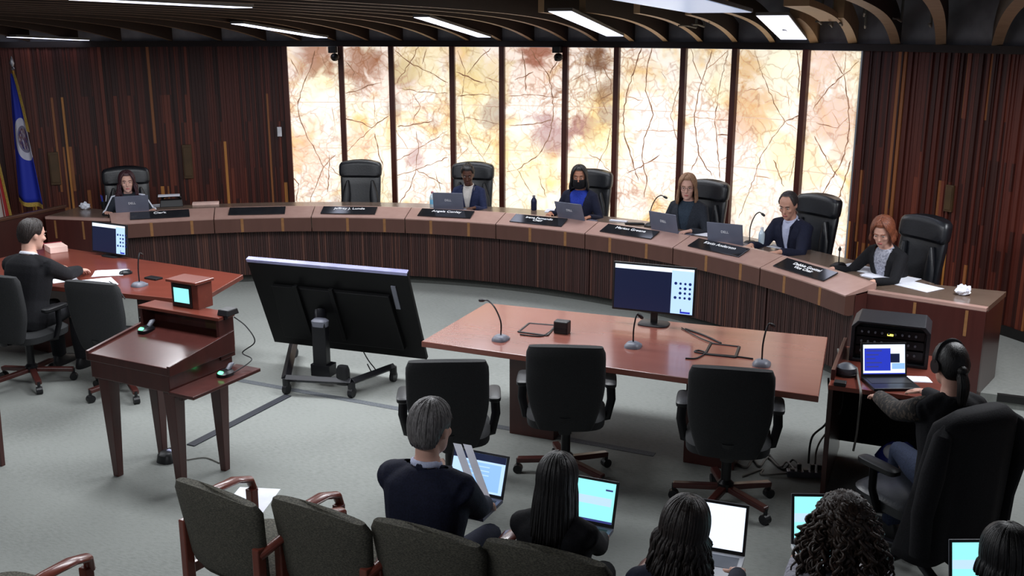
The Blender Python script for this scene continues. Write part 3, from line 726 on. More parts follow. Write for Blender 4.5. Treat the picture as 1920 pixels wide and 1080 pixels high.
def task_chair(label, legm, fab=None, group='task chairs on wooden star bases'):
    t = thing('task_chair', label, 'chair', (0, 0, 0), 0, group); fab = fab or M_FABRIC
    b = MB(); b.sup([(.38, .20, .20, 0, .02), (.40, .245, .24, 0, .02), (.45, .25, .245, 0, .02), (.475, .22, .215, 0, .02)], 28, 4); b.build('seat', fab, t, True)
    b = MB(); arc_pad(b, .42, .98, .17, .235, -.25, .085, .035, lean=.12, nz=14, n=32, crown=.012, e=4.5,
        zf=lambda q: (.165 + .075*math.sin(min(1, q*1.7)*PI/2)) * (1 - max(0, q-.9)*.35) if q < 1 else .225); b.build('backrest', fab, t, True)
    for s in (-1, 1):
        b = MB(); b.sup([(.635, .03, .11, s*.275, .02), (.645, .04, .125, s*.275, .02), (.665, .04, .125, s*.275, .02), (.672, .03, .11, s*.275, .02)], 18, 4)
        ar = b.build('armrest', M_BLACK, t, True)
        b = MB(); b.tube([(s*.278, .05, .64), (s*.285, .04, .52), (s*.26, .02, .41), (s*.17, .02, .39)], [(.028, .014)]*4, 8); b.build('support', M_BLACK2, ar, True)
    b = MB(); b.tube([(0, -.05, .37), (0, -.26, .40), (0, -.30, .52)], [(.04, .012)]*3, 8); b.build('back_bracket', M_BLACK2, t, True)
    star_base(t, .385, legm, .31, rot=.55); return t
M_PATT = mat('patterned_upholstery', (62, 60, 53), .9, 0, (90, 87, 76), 120, (1, 1, 3), bump=.25, detail=2, mixlo=.46, mixhi=.56)
M_PIPE = mat('upholstery_edge', (60, 58, 50), .9, 0, (96, 92, 80), 80, bump=.2)
def guest_chair(label):
    t = thing('guest_chair', label, 'chair', (0, 0, 0), 0, 'wooden guest chairs in the audience row')
    b = MB(); b.sup([(.38, .20, .21, 0, .03), (.395, .235, .235, 0, .03), (.44, .24, .24, 0, .03), (.465, .21, .215, 0, .03)], 28, 4); b.build('seat', M_PATT, t, True)
    b = MB(); arc_pad(b, .44, .875, .20, .245, -.215, .07, .045, lean=.14, nz=10, n=32, crown=.035, e=4,
        zf=lambda q: .212 + .034*q - (.02 if q > .97 else 0)); b.build('backrest', M_PATT, t, True)
    for s in (-1, 1):
        b = MB(); b.box((s*.215, -.23, .32), (.042, .05, .64), top=(.036, .045)); b.build('leg', M_CHERRY, t, bevel=.006)
        b = MB(); b.box((s*.262, .215, .3), (.03, .035, .6), top=(.042, .045)); b.build('leg', M_CHERRY, t, bevel=.006)
        b = MB(); b.tube([(s*.222, -.235, .60), (s*.25, -.13, .652), (s*.272, .0, .675), (s*.278, .13, .672), (s*.272, .215, .645), (s*.265, .235, .58)], [(.016, .022), (.022, .018), (.03, .016), (.034, .015), (.03, .018), (.02, .018)], 12); b.build('arm', M_CHERRY, t, True)
        b = MB(); b.box((s*.235, 0, .37), (.022, .42, .05)); b.build('rail', M_CHERRY, t, bevel=.004)
    return t

# ================================================================ desk things
def rect(b, M, x0, z0, x1, z1, lvl, mi):
    b.add([(x0, -.0006*lvl, z0), (x1, -.0006*lvl, z0), (x1, -.0006*lvl, z1), (x0, -.0006*lvl, z1)], [(0, 1, 2, 3)], mi, M)
S_NAVY = glow('screen_navy', (20, 28, 58), 1.0); S_SKY = glow('screen_sky', (182, 214, 255), 1.25); S_CYAN = glow('screen_cyan', (168, 226, 248), 1.25)
S_WHITE = glow('screen_white', (226, 238, 255), 1.3); S_BLUE = glow('screen_blue', (42, 60, 200), 1.0); S_DOT = glow('screen_icon', (18, 40, 110), 1.0); S_TEAL = glow('screen_teal', (150, 238, 240), 1.2)
S_DOC = glow('screen_doc', (150, 196, 245), 1.1); S_GREEN = glow('led_green', (90, 255, 150), 4); S_YEL = glow('led_yellow', (240, 230, 90), 3); S_TASK = glow('screen_bar', (60, 66, 130), 1)
SM = [S_NAVY, S_SKY, S_CYAN, S_WHITE, S_BLUE, S_DOT, S_TEAL, S_DOC, S_TASK]
def monitor(label, loc, rotz, w=.56, h=.325, z0=.10, tilt=-.06, group=None):
    """flat monitor; the screen faces local -Y"""
    t = thing('monitor', label, 'monitor', loc, rotz, group)
    Mt = T(0, 0, z0, 0, tilt)
    b = MB(); b.box((0, .012, h/2), (w, .022, h), M=Mt); b.box((0, .035, h/2), (w*.6, .03, h*.6), M=Mt); b.build('frame', M_BLACK, t, bevel=.004)
    b = MB(); q = .014; rect(b, Mt, -w/2+q, q, w/2-q, h-q, 0, 0)
    rect(b, Mt, -w/2+q, h-.045, w/2-q, h-q, 1, 3); rect(b, Mt, w*.215, q, w/2-q, h-.03, 2, 1)
    for i in range(4):
        for j in range(4):
            if (i, j) in ((0, 1), (0, 2)): continue
            cx, cz, r_ = w*.265 + i*.034, h*.66 - j*.034, .009 if (i+j) % 3 else .011
            b.add([(cx + r_*math.cos(2*PI*k/10), -.0018, cz + r_*math.sin(2*PI*k/10)) for k in range(10)], [tuple(range(10))], 5, Mt)
    rect(b, Mt, w*.33, .018, w*.45, .032, 3, 4); rect(b, Mt, w*.33, .03, w*.345, .05, 3, 8)
    o = b.build('screen', SM, t); o.location.y = -.0008
    b = MB(); b.box((0, .06, z0*.6), (.05, .02, z0*1.4)); b.build('stand_neck', M_BLACK, t, bevel=.004)
    b = MB(); b.sup([(0, .11, .085, 0, .06), (.008, .11, .085, 0, .06), (.014, .1, .075, 0, .06)], 24, 4); b.build('stand_base', M_BLACK, t, True)
    return t
def laptop(label, loc, rotz, open_=100, w=.33, d=.23, scr=None, group=None, lidm=None, logo=None, basem=None):
    """laptop; the user sits on local -Y, lid hinged at +Y"""
    t = thing('laptop', label, 'laptop', loc, rotz, group); lidm = lidm or M_LAPTOP
    b = MB(); b.box((0, 0, .009), (w, d, .018)); ba = b.build('keyboard_base', basem or M_LAPTOP, t, bevel=.003)
    b = MB(); b.box((0, .03, .0185), (w*.86, d*.45, .002)); b.build('keys', M_BLACK if basem is not M_WHITE else M_GREY, ba)
    Mt = T(0, d/2 - .006, .014, 0, math.radians(90 - open_) * 1.0)
    Mt = MX.Translation((0, d/2 - .006, .014)) @ MX.Rotation(math.radians(-(open_ - 90)), 4, 'X')
    h = d * .98
    b = MB(); b.box((0, .005, h/2), (w, .008, h), M=Mt); li = b.build('lid', lidm, t, bevel=.003)
    b = MB(); rect(b, Mt, -w/2+.001, .001, w/2-.001, h-.001, 1, 0); o = b.build('bezel', [M_BLACK], li)
    b = MB(); q = .012
    rect(b, Mt, -w/2+q, q+.008, w/2-q, h-q, 3, {'doc': 1, 'cyan': 6, 'white': 3, 'code': 3, None: 0}.get(scr, 0))
    if scr == 'doc':
        rect(b, Mt, -w/2+q, h-.045, w/2-q, h-q, 4, 0); rect(b, Mt, -w*.25, .03, w*.4, h-.055, 4, 7)
        for k in range(3): rect(b, Mt, -w*.2, h-.075-.02*k, w*.2, h-.07-.02*k, 5, 1)
    if scr == 'cyan':
        rect(b, Mt, -w/2+q, q+.008, w/2-q, q+.018, 4, 8)
        rect(b, Mt, -w/2+q, h*.45, w/2-q*2, h*.62, 4, 1); rect(b, Mt, w*.3, h-.05, w*.42, h-.042, 4, 8)
    if scr == 'code':
        rect(b, Mt, -w*.43, .04, w*.14, h-.035, 4, 4); rect(b, Mt, w*.14, h*.42, w*.34, h*.68, 4, 0)
        for k in range(5): rect(b, Mt, -w*.39, h*.75 - k*.024, -w*.05 - .02*(k % 3), h*.75+.006 - k*.024, 5, 8)
        rect(b, Mt, w*.17, .05, w*.45, .085, 4, 7); rect(b, Mt, -w/2+q, q+.008, w/2-q, q+.014, 4, 4)
    b.build('screen', SM, li)
    if logo: text_mesh('logo', logo, .034, M_WHITE, li, Mt @ MX.Translation((0, .0098, h*.62)) @ MX.Rotation(PI, 4, 'Z') @ MX.Rotation(PI/2, 4, 'X'))
    return t
def microphone(label, loc, rotz, top, led=None, group=None, basew=.055, chrome=True):
    """gooseneck microphone; top is the local position of the tip"""
    t = thing('microphone', label, 'microphone', loc, rotz, group)
    b = MB(); b.sup([(0, basew, basew*1.2, 0, 0), (.012, basew, basew*1.2, 0, 0), (.03, basew*.72, basew*.8, 0, -.01), (.036, basew*.5, basew*.6, 0, -.01)], 22, 3); ba = b.build('base', M_GREY if chrome else M_BLACK, t, True)
    b = MB(); b.box((0, -.03, .03), (.03, .03, .008), M=None); b.build('button', led or M_WHITE, ba)
    x, y, z = top
    P = [(0, 0, .03), (0, 0, .03 + (z-.03)*.45), (x*.35, y*.35, z*.86), (x*.75, y*.75, z*1.01), (x, y, z)]
    P2 = []
    for k in range(25):   # smooth the neck
        u = k / 24 * 4; i = min(3, int(u)); f = u - i
        a, c = V(P[max(0, i-1)]), V(P[i]); d, e = V(P[i+1]), V(P[min(4, i+2)])
        P2.append(.5 * (2*c + (d-a)*f + (2*a - 5*c + 4*d - e)*f*f + (3*c - a - 3*d + e)*f**3))
    b = MB(); b.tube(P2, .0055, 8); b.build('gooseneck', M_BLACK2, t, True)
    dv = (P2[-1] - P2[-3]).normalized()
    b = MB(); b.tube([P2[-1] - dv*.005, P2[-1] + dv*.012, P2[-1] + dv*.045, P2[-1] + dv*.055], [.006, .0125, .0125, .006], 10); b.build('capsule', M_BLACK, t, True)
    return t
def paper(label, loc, rotz, w=.216, d=.279, n=1, group=None, cat='paper', seed=0, lift=0):
    r = random.Random(seed); b = MB(); z = 0
    for k in range(n):
        a = r.uniform(-.12, .12) if k else 0; ox, oy = (r.uniform(-.02, .02), r.uniform(-.02, .02)) if k else (0, 0)
        M = T(ox, oy, z, a); nx = 6; vs = []; fs = []
        for j in range(nx+1):
            for i in range(nx+1):
                x, y = (i/nx-.5)*w, (j/nx-.5)*d
                zz = .0012 + lift * ((i/nx)**2) * .02 + .0015*math.sin(i*1.3+k)*(lift > 0)
                vs.append((x, y, zz))
        for j in range(nx):
            for i in range(nx): o = j*(nx+1)+i; fs.append((o, o+1, o+nx+2, o+nx+1))
        b.add(vs, fs, 0, M); z += .0022
    o = b.build('paper_sheet' if n == 1 else 'paper_stack', M_PAPER, None, loc=loc, rotz=rotz, solid=.0012); return tag(o, label, cat, group)
def bottle(label, loc, m, capm, h=.2, r=.032, name='water_bottle', sleeve=None):
    t = thing(name, label, 'bottle', loc)
    b = MB(); b.lathe([(r*.85, 0), (r, .01), (r, h*.62), (r*.9, h*.7), (r*.45, h*.85), (r*.42, h*.9)], 18); bo = b.build('body', m, t, True)
    b = MB(); b.lathe([(r*.46, h*.885), (r*.48, h*.9), (r*.48, h), (r*.4, h*1.01)], 16); b.build('cap', capm, t, True)
    if sleeve: b = MB(); b.lathe([(r*1.02, h*.2), (r*1.02, h*.5)], 18); b.build('band', sleeve, bo, True)
    return t
def cable(label, pts, r=.006, m=None, name='cable', group=None):
    P = [V(p) for p in pts]; out = []
    for i in range(len(P)-1):
        a, c, d, e = P[max(0, i-1)], P[i], P[i+1], P[min(len(P)-1, i+2)]
        for k in range(8):
            f = k/8; out.append(.5*(2*c + (d-a)*f + (2*a-5*c+4*d-e)*f*f + (3*c-a-3*d+e)*f**3))
    out.append(P[-1]); b = MB(); b.tube(out, r, 7); return tag(b.build(name, m or M_CABLE, None, 'all'), label, 'cable', group)
# ================================================================ people
def skin_mat(name, c):
    return mat(name, c, .5, 0, tuple(min(255, v*1.06) for v in c), 14, bump=.02, spec=.35)
SKIN = {'fair': skin_mat('skin_fair', (206, 160, 142)), 'light': skin_mat('skin_light', (196, 148, 128)), 'tan': skin_mat('skin_tan', (170, 118, 94)), 'deep': skin_mat('skin_deep', (84, 52, 40))}
M_EYEW = mat('eye_white', (168, 158, 152), .4); M_EYEB = mat('eye_dark', (26, 18, 16), .2)
LIPS = {'fair': mat('lip_rose', (168, 92, 88), .4), 'light': mat('lip_rose', (168, 92, 88), .4), 'tan': mat('lip_brown', (130, 72, 64), .4), 'deep': mat('lip_deep', (74, 38, 36), .4)}
def hair_mat(name, c, c2):
    return mat(name, c, .48, 0, c2, 26, (7, 7, 1), .3, .5, detail=4)
HAIRC = {'black': hair_mat('hair_black', (13, 11, 12), (26, 22, 22)), 'dark': hair_mat('hair_dark_brown', (24, 17, 15), (44, 32, 28)), 'brown': hair_mat('hair_brown', (36, 25, 20), (66, 48, 38)),
         'blonde': hair_mat('hair_blonde', (118, 84, 60), (166, 126, 94)), 'auburn': hair_mat('hair_auburn', (92, 48, 32), (140, 80, 54)), 'grey': hair_mat('hair_grey', (82, 78, 78), (122, 118, 118)),
         'plum': hair_mat('hair_plum', (48, 24, 30), (76, 42, 48)), 'salt': hair_mat('hair_short_dark', (40, 36, 36), (68, 62, 62))}
def cloth(name, c, c2=None, bump=.15, scale=120):
    return mat(name, c, .85, 0, c2 or tuple(v*1.25+2 for v in c), scale, bump=bump, spec=.3)
C_NAVY = cloth('navy_suit', (19, 22, 40), (26, 30, 52)); C_BLACK = cloth('black_cloth', (13, 13, 17), (22, 22, 27)); C_CHAR = cloth('charcoal_cloth', (34, 37, 44), (46, 50, 58))
C_WHITE = cloth('white_cloth', (206, 208, 220), (226, 228, 238)); C_BLUE = cloth('royal_blue_cloth', (34, 54, 150), (46, 70, 180)); C_SKY = cloth('pale_blue_shirt', (182, 188, 218), (200, 206, 230))
C_CREAM = cloth('cream_cloth', (200, 192, 184), (218, 210, 202)); C_NAVYB = cloth('navy_blazer', (28, 34, 62), (38, 46, 78)); C_TEAL = cloth('dark_teal_top', (40, 50, 62), (52, 64, 76))
C_JEAN = cloth('dark_jeans', (28, 36, 56), (40, 50, 74)); C_LACE = mat('lace_black', (18, 16, 16), .8, 0, (72, 62, 54), 46, bump=.2, mixlo=.5, mixhi=.58); C_SPOT = mat('grey_print_top', (120, 122, 136), .8, 0, (176, 178, 192), 60)
C_LILAC = mat('pale_grey_knit', (132, 130, 142), .9, 0, (176, 174, 186), 60, bump=.4, mixlo=.42, mixhi=.6)

def remesh(mb, vox, it=3, cut=None, shrink=0):
    me = bpy.data.meshes.new('r'); me.from_pydata(mb.v, [], mb.f)
    bm = bmesh.new(); bm.from_mesh(me); bmesh.ops.recalc_face_normals(bm, faces=bm.faces); bm.to_mesh(me); bm.free()
    o = bpy.data.objects.new('r', me); col.objects.link(o)
    q = o.modifiers.new('r', 'REMESH'); q.mode = 'VOXEL'; q.voxel_size = vox
    if it: w = o.modifiers.new('s', 'SMOOTH'); w.factor = .5; w.iterations = it
    bpy.context.view_layer.update()
    m2 = bpy.data.meshes.new_from_object(o.evaluated_get(bpy.context.evaluated_depsgraph_get()))
    bpy.data.objects.remove(o); bpy.data.meshes.remove(me)
    if cut:
        bm = bmesh.new(); bm.from_mesh(m2)
        bmesh.ops.delete(bm, geom=[f for f in bm.faces if cut(f.calc_center_median())], context='FACES'); bv = [v for v in bm.verts if v.is_boundary]
        for _ in range(4): bmesh.ops.smooth_vert(bm, verts=bv, factor=.5, use_axis_x=True, use_axis_y=True, use_axis_z=True)
        bm.to_mesh(m2); bm.free()
    return m2
def child(name, me, m, parent, smooth=True):
    me.materials.clear(); me.materials.append(m)
    if smooth: me.polygons.foreach_set('use_smooth', [True] * len(me.polygons))
    me.name = name; o = bpy.data.objects.new(name, me); col.objects.link(o); o.parent = parent; return o
def esec(c, hw, hd, X, Y, n=20, e=2.4):
    return [c + X*(hw*math.copysign(abs(math.cos(2*PI*i/n))**(2/e), math.cos(2*PI*i/n))) + Y*(hd*math.copysign(abs(math.sin(2*PI*i/n))**(2/e), math.sin(2*PI*i/n))) for i in range(n)]
HEADS = [(-.118, .020, .066, .030), (-.106, .036, .082, .008), (-.088, .048, .088, -.022), (-.062, .056, .089, -.052), (-.03, .064, .088, -.078), (.0, .0695, .087, -.092), (.035, .073, .087, -.099), (.066, .070, .080, -.096), (.092, .058, .062, -.080), (.108, .040, .038, -.055), (.117, .016, .008, -.022)]
def head_r(az, el):
    """rough skull radius from (0,-.006,.01) in a direction; az 0 = forward"""
    x, y, z = math.sin(az)*math.cos(el), math.cos(az)*math.cos(el), math.sin(el)
    a, b_, c = .0735, .0945, .108
    return 1 / (abs(x/a)**2.35 + abs(y/b_)**2.35 + abs(z/c)**2.35)**(1/2.35) + .002
def make_hair(style, Mh, parent, m, seed=0, lenk=.30):
    r = random.Random(seed); b = MB(); na, ne = 48, 14
    def lim(az):     # lowest elevation of the cap (deg) by azimuth (deg from the face)
        a = abs(az)
        front = {'short': 46, 'balding': 62, 'updo': 44}.get(style, 44)
        side = -2 if style in ('short', 'balding') else 8 if style == 'updo' else -18
        back = -48 if style in ('short', 'balding', 'updo', 'pony') else -40
        if a < 38: return front
        if a < 62: return front + (side + (12 if style == 'short' else 0) - front) * (a-38)/24
        if a < 100: return side
        return side + (back - side) * min(1, (a-100)/30)
    th = {'short': .009, 'balding': .006, 'long': .015, 'bob': .018, 'curly': .03, 'pony': .012, 'updo': .014, 'wavy': .02}.get(style, .012)
    vs = []; fs = []
    for i in range(na):
        az = -PI + 2*PI*i/na; lo = math.radians(lim(math.degrees(az)))
        for j in range(ne + 1):
            t = j/ne; el = PI/2 - (PI/2 - lo)*t
            edge = min(1, (1-t)*5)
            rr = head_r(az, el) + th*(.25 + .75*edge) + min(1, t*4)*(.0025*math.sin(az*23 + 3*math.sin(el*3)) + r.uniform(-.0012, .0012))*edge*(2.2 if style in ('curly', 'wavy') else 1)
            vs.append(Mh @ V((rr*math.sin(az)*math.cos(el), -.006 + rr*math.cos(az)*math.cos(el), .01 + rr*math.sin(el))))
    for i in range(na):
        k = (i+1) % na
        for j in range(ne): fs.append((i*(ne+1)+j, k*(ne+1)+j, k*(ne+1)+j+1, i*(ne+1)+j+1))
    b.add(vs, fs)
    def lock(az, el, L, w, out=.0, wave=0, curl=0, inward=.0, k=9):
        rr = head_r(az, el) + th*.7
        p = V((rr*math.sin(az)*math.cos(el), -.006 + rr*math.cos(az)*math.cos(el), .01 + rr*math.sin(el)))
        d = V((math.sin(az), math.cos(az), 0)); P = []; R_ = []
        ph = r.uniform(0, 6)
        for q in range(k+1):
            t = q/k; z = -L*t
            o = out*math.sin(t*PI*.6) - inward*t*t
            pt = p + d*o + V((0, 0, z))
            if curl: pt += V((math.cos(ph + t*curl), math.sin(ph + t*curl), 0))*(.012)
            elif wave: pt += d*(wave*math.sin(ph + t*7)) + V((wave*math.cos(ph+t*6), 0, 0))
            P.append(Mh @ pt); R_.append(w*(1 - .55*t**2)*sc)
        b.tube(P, R_, 6, flat=.6 if not curl else 1)
    sc = Mh.to_scale().x
    def flow(az0, L, w, out=.0, wave=0, k=12, cut=None, e0=None):
        """a strand combed from the crown over the skull, then hanging"""
        e0 = e0 or r.uniform(80, 91); a0 = math.degrees(az0); a0 = (a0 + 180) % 360 - 180; sg = 1 if a0 >= 0 else -1
        a1 = a0 if abs(a0) > 60 else sg*(56 + abs(a0)*.35 + r.uniform(0, 8))
        P = []; R_ = []; ph = r.uniform(0, 6); e1 = -14 if cut is None else cut(a0)
        if cut is not None: a1 = a0
        last = None; hang = 0 if cut is not None else 6
        for q in range(k + 1):
            t = q/k; az = math.radians(a0 + (a1 - a0)*t**.7); el = math.radians(e0 + (e1 - e0)*t)
            rr = head_r(az, el) + th*(.75 + .35*math.sin(ph)) * (1 if cut is None else (1 - .6*t**3))
            last = V((rr*math.sin(az)*math.cos(el), -.006 + rr*math.cos(az)*math.cos(el), .01 + rr*math.sin(el)))
            P.append(Mh @ last); R_.append(w*sc*(.7 + .3*math.sin(PI*min(1, t*1.2))))
        if hang:
            d = V((math.sin(az), math.cos(az), 0))
            for q in range(1, hang + 1):
                t = q/hang; pt = last + d*(out*math.sin(t*PI*.55)) + V((0, 0, -L*t))
                if wave: pt += d*(wave*math.sin(ph + t*6)) + V((wave*math.cos(ph + t*5), 0, 0))*t
                P.append(Mh @ pt); R_.append(w*sc*(1 - .5*t*t))
        b.tube(P, R_, 5, flat=.7)
    if style in ('long', 'bob', 'wavy'):
        L = {'long': lenk, 'bob': .065, 'wavy': .17}[style] if not isinstance(style, tuple) else .2
        for i in range(420):
            flow(math.radians(r.uniform(0, 360)), L*r.uniform(.82, 1.04), r.uniform(.006, .0095), out=r.uniform(.004, .02)*(1.5 if style == 'wavy' else 1), wave=.015 if style == 'wavy' else .001)
    if style == 'curly':
        for i in range(330):
            az = math.radians(r.uniform(48, 312)); el = math.radians(r.uniform(-30, 85))
            lock(az, el, r.uniform(.10, .25) - math.sin(max(0, el))*.03, r.uniform(.006, .010), out=r.uniform(.02, .075)*(1.2-.6*max(0, math.sin(el))), curl=r.choice((-1, 1))*r.uniform(12, 20), k=18)
        for i in range(150):
            az = math.radians(r.uniform(0, 360)); el = math.radians(r.uniform(38, 88))
            lock(az, el, r.uniform(.03, .07), r.uniform(.007, .011), out=r.uniform(.008, .03), curl=r.uniform(10, 16), k=12)
    if style == 'tousled':
        pass
    if style == 'pony':
        for i in range(34):
            a = r.uniform(0, 2*PI); q = r.uniform(0, .022); P = []; R_ = []
            for k in range(9):
                t = k/8; P.append(Mh @ V((q*math.cos(a)*(1+.5*math.sin(t*PI)), -.105 - .04*math.sin(min(1, t*2)*PI/2) - q*math.sin(a) + .03*t, -.02 - .19*t))); R_.append(.011*(1-.5*t)*sc)
            b.tube(P, R_, 6)
        b.ell((0, -.112, -.015), (.03, .03, .03), 0, Mh)
    if style == 'updo':
        for i in range(46):
            a = r.uniform(0, 2*PI); e = r.uniform(.2, 1.3)
            c = V((.03*math.cos(a)*math.cos(e), -.075 + .035*math.sin(a)*math.cos(e), .075 + .03*math.sin(e)))
            P = [Mh @ (c + V((.014*math.cos(k*.9+a), .014*math.sin(k*.9+a), .006*k*.3))) for k in range(9)]; b.tube(P, .008*sc, 6)
    if style == 'short':
        for i in range(320):
            flow(math.radians(r.uniform(0, 360)), 0, r.uniform(.004, .006), k=8, cut=lambda a: lim(a) + r.uniform(2, 14))
    o = b.build('hair', m, parent, 'all'); return o

def person(label, head, rotz, floor=0.0, lean=8, yaw=0, pitch=0, roll=0, skin='fair', hair='short', hairc='dark', top=None, shirt=None, vcut=None, legs=C_BLACK, L=None, R=None,
           shoulder=1.0, male=False, group=None, seed=0, glasses=False, mask=False, topname='jacket', hdrop=.25, sleeve=None, knees=.42, knee_yaw=0, s=None, face=True, fingers=True, collar=True, bare=False, headk=1.0, hairlen=.28):
    head = V(head); Ln = math.radians(lean)
    ks = .09 + .50*math.cos(Ln) + .155*math.cos(Ln*.55)
    if s is None: s = max(.84, min(1.06, (head.z - floor - .455) / ks))
    sh = head.z - floor - ks*s
    Z = V((0, math.sin(Ln), math.cos(Ln))); Yt = V((0, math.cos(Ln), -math.sin(Ln))); X = V((1, 0, 0))
    Hp = V((0, 0, sh + .09*s))
    def tp(x, y, z): return Hp + X*(x*s) + Yt*(y*s) + Z*(z*s)
    nb = tp(0, -.005, .50); hc = nb + V((0, math.sin(Ln*.55)*.155 + .035, math.cos(Ln*.55)*.155))*s
    Rz_ = MX.Rotation(rotz, 4, 'Z'); root = head - (Rz_ @ V((hc.x, hc.y, 0))); root.z = floor
    W = MX.Translation(root) @ Rz_; Wi = W.inverted()
    Mh = MX.Translation(hc) @ MX.Rotation(math.radians(yaw), 4, 'Z') @ MX.Rotation(math.radians(pitch), 4, 'X') @ MX.Rotation(math.radians(roll), 4, 'Y') @ MX.Scale(s*headk, 4)
    # arms
    arms = {}
    for sd, tgt in ((-1, L), (1, R)):
        S = tp(sd*.165*shoulder, 0, .415)
        if tgt is None: Wp = V((sd*.13*s, .30*s, sh + .17*s))
        else: Wp = Wi @ V(tgt)
        a, c = .285*s, .255*s; d = Wp - S; D = min(d.length, (a+c)*.985); d.normalize(); Wp = S + d*D
        x = (a*a - c*c + D*D) / (2*D); h = math.sqrt(max(1e-6, a*a - x*x))
        pole = V((sd*.5, -.35, -1)); pole = (pole - d*pole.dot(d)).normalized()
        E = S + d*x + pole*h
        f = (Wp - E).normalized(); hd = (f + V((-sd*.12, .25, -hdrop))).normalized()
        arms[sd] = (S, E, Wp, hd)
    # legs
    lg = {}
    for sd in (-1, 1):
        hip = V((sd*.09*s, 0, sh + .085*s)); ky = math.radians(knee_yaw)
        kn = V((sd*.11*s + math.sin(ky)*.4, knees*s, sh + .075*s)); an = V((sd*.115*s + math.sin(ky)*.4, knees*s + .03, .085))
        lg[sd] = (hip, kn, an)
    TORSO = [(-.09, .135, .10, 0), (-.02, .160, .112, 0), (.06, .152, .106, .004), (.15, .142, .10, .006), (.26, .156, .110, .008), (.36, .165, .106, .002), (.42, .158, .090, -.006), (.46, .118, .070, -.010), (.50, .060, .056, -.008), (.53, .054, .054, -.002)]
    def torso(b, off, z0=-1, z1=9, k=1.0):
        secs = []
        for z, hw, hd, yo in TORSO:
            if z < z0 or z > z1: continue
            o = off if z < .47 else off*.7
            secs.append(esec(tp(0, yo, z), (hw*(shoulder if .2 < z < .45 else 1) + o)*s, (hd + o)*s, X, Yt))
        b.loft(secs)
    # ---- body (one continuous surface)
    b = MB(); torso(b, 0); b.tube([nb - Z*.03*s, hc + (Mh.to_3x3() @ V((0, -.022, -.05)))], [.052*s, .054*s], 14)
    b.loft([[Mh @ V((hw*math.copysign(abs(math.cos(2*PI*i/20))**.9, math.cos(2*PI*i/20)), (yf+yb)/2 + (yf-yb)/2*math.copysign(abs(math.sin(2*PI*i/20))**.9, math.sin(2*PI*i/20)), z)) for i in range(20)] for z, hw, yf, yb in HEADS])
    b.tube([Mh @ V((0, .082, .022)), Mh @ V((0, .096, -.008)), Mh @ V((0, .108, -.030)), Mh @ V((0, .088, -.040))], [.008*s, .0095*s, .0135*s, .010*s], 10)
    b.ell((0, .080, .030), (.046, .013, .009), 0, Mh); b.ell((0, .086, -.066), (.024, .008, .011), 0, Mh); b.ell((0, .078, -.104), (.022, .013, .013), 0, Mh)
    for sd in (-1, 1):
        b.ell((sd*.073, -.008, -.006), (.010, .020, .031), 0, Mh, 10, 7); b.ell((sd*.038, .066, -.024), (.022, .02, .02), 0, Mh, 10, 7)
        S, E, Wp, hd = arms[sd]; k = s*(1.1 if male else .95)
        b.tube([tp(sd*.10, 0, .42), S, S*.5+E*.5, E, E*.5+Wp*.5, Wp], [.055*k, .055*k, .046*k, .040*k, .037*k, .026*k], 12)
        pl = .088*k; b.tube([Wp - hd*.01, Wp + hd*.03*k, Wp + hd*pl*.8, Wp + hd*pl], [(.026*k, .020*k), (.036*k, .016*k), (.041*k, .0145*k), (.038*k, .012*k)], 14)
        hip, kn, an = lg[sd]
        b.tube([hip, hip*.5+kn*.5, kn, kn*.45+an*.55, an], [.078*s, .07*s, .054*s, .05*s, .034*s], 12)
    me = remesh(b, .0085, 2)
    # fingers, rooted in the palm
    if fingers:
        fb = MB()
        for sd in (-1, 1):
            S, E, Wp, hd = arms[sd]; k = s*(1.1 if male else .95); nx = hd.cross(V((0, 0, 1))).normalized(); dn = hd.cross(nx).normalized()
            if dn.z > 0: dn = -dn
            inn = -sd  # thumb toward the midline (palm down)
            thumbside = nx if (nx.x > 0) == (inn > 0) else -nx
            for q, (ln, off) in enumerate(((.068, .029), (.078, .010), (.072, -.010), (.056, -.028))):
                p0 = Wp + hd*(.066*k) + thumbside*(off*k); fd = (hd + thumbside*(off*1.6)).normalized(); P = [p0]; dcur = fd
                for seg, (fr, bend) in enumerate(((.22, .0), (.40, .28), (.24, .5), (.16, .7))):
                    dc = (fd*math.cos(bend) + dn*math.sin(bend)); P.append(P[-1] + dc*(ln*k*fr*1.25))
                fb.tube(P, [.0085*k, .0088*k, .0082*k, .0075*k, .0055*k], 8)
            p0 = Wp + hd*(.02*k) + thumbside*(.022*k); td = (hd*.75 + thumbside*.65 + dn*.15).normalized()
            P = [p0, p0 + td*(.03*k), p0 + td*(.052*k) + hd*(.006*k), p0 + td*(.066*k) + hd*(.02*k)]
            fb.tube(P, [.012*k, .0105*k, .0095*k, .0065*k], 8)
        fm = bpy.data.meshes.new('f'); fm.from_pydata(fb.v, [], fb.f)
        bm = bmesh.new(); bm.from_mesh(me); bm.from_mesh(fm); bmesh.ops.recalc_face_normals(bm, faces=bm.faces); bm.to_mesh(me); bm.free(); bpy.data.meshes.remove(fm)
    me.materials.clear(); me.materials.append(SKIN[skin]); me.polygons.foreach_set('use_smooth', [True]*len(me.polygons)); me.name = 'person'
    body = bpy.data.objects.new('person', me); col.objects.link(body); body.matrix_world = W; body.matrix_basis = W
    tag(body, label, 'person', group)
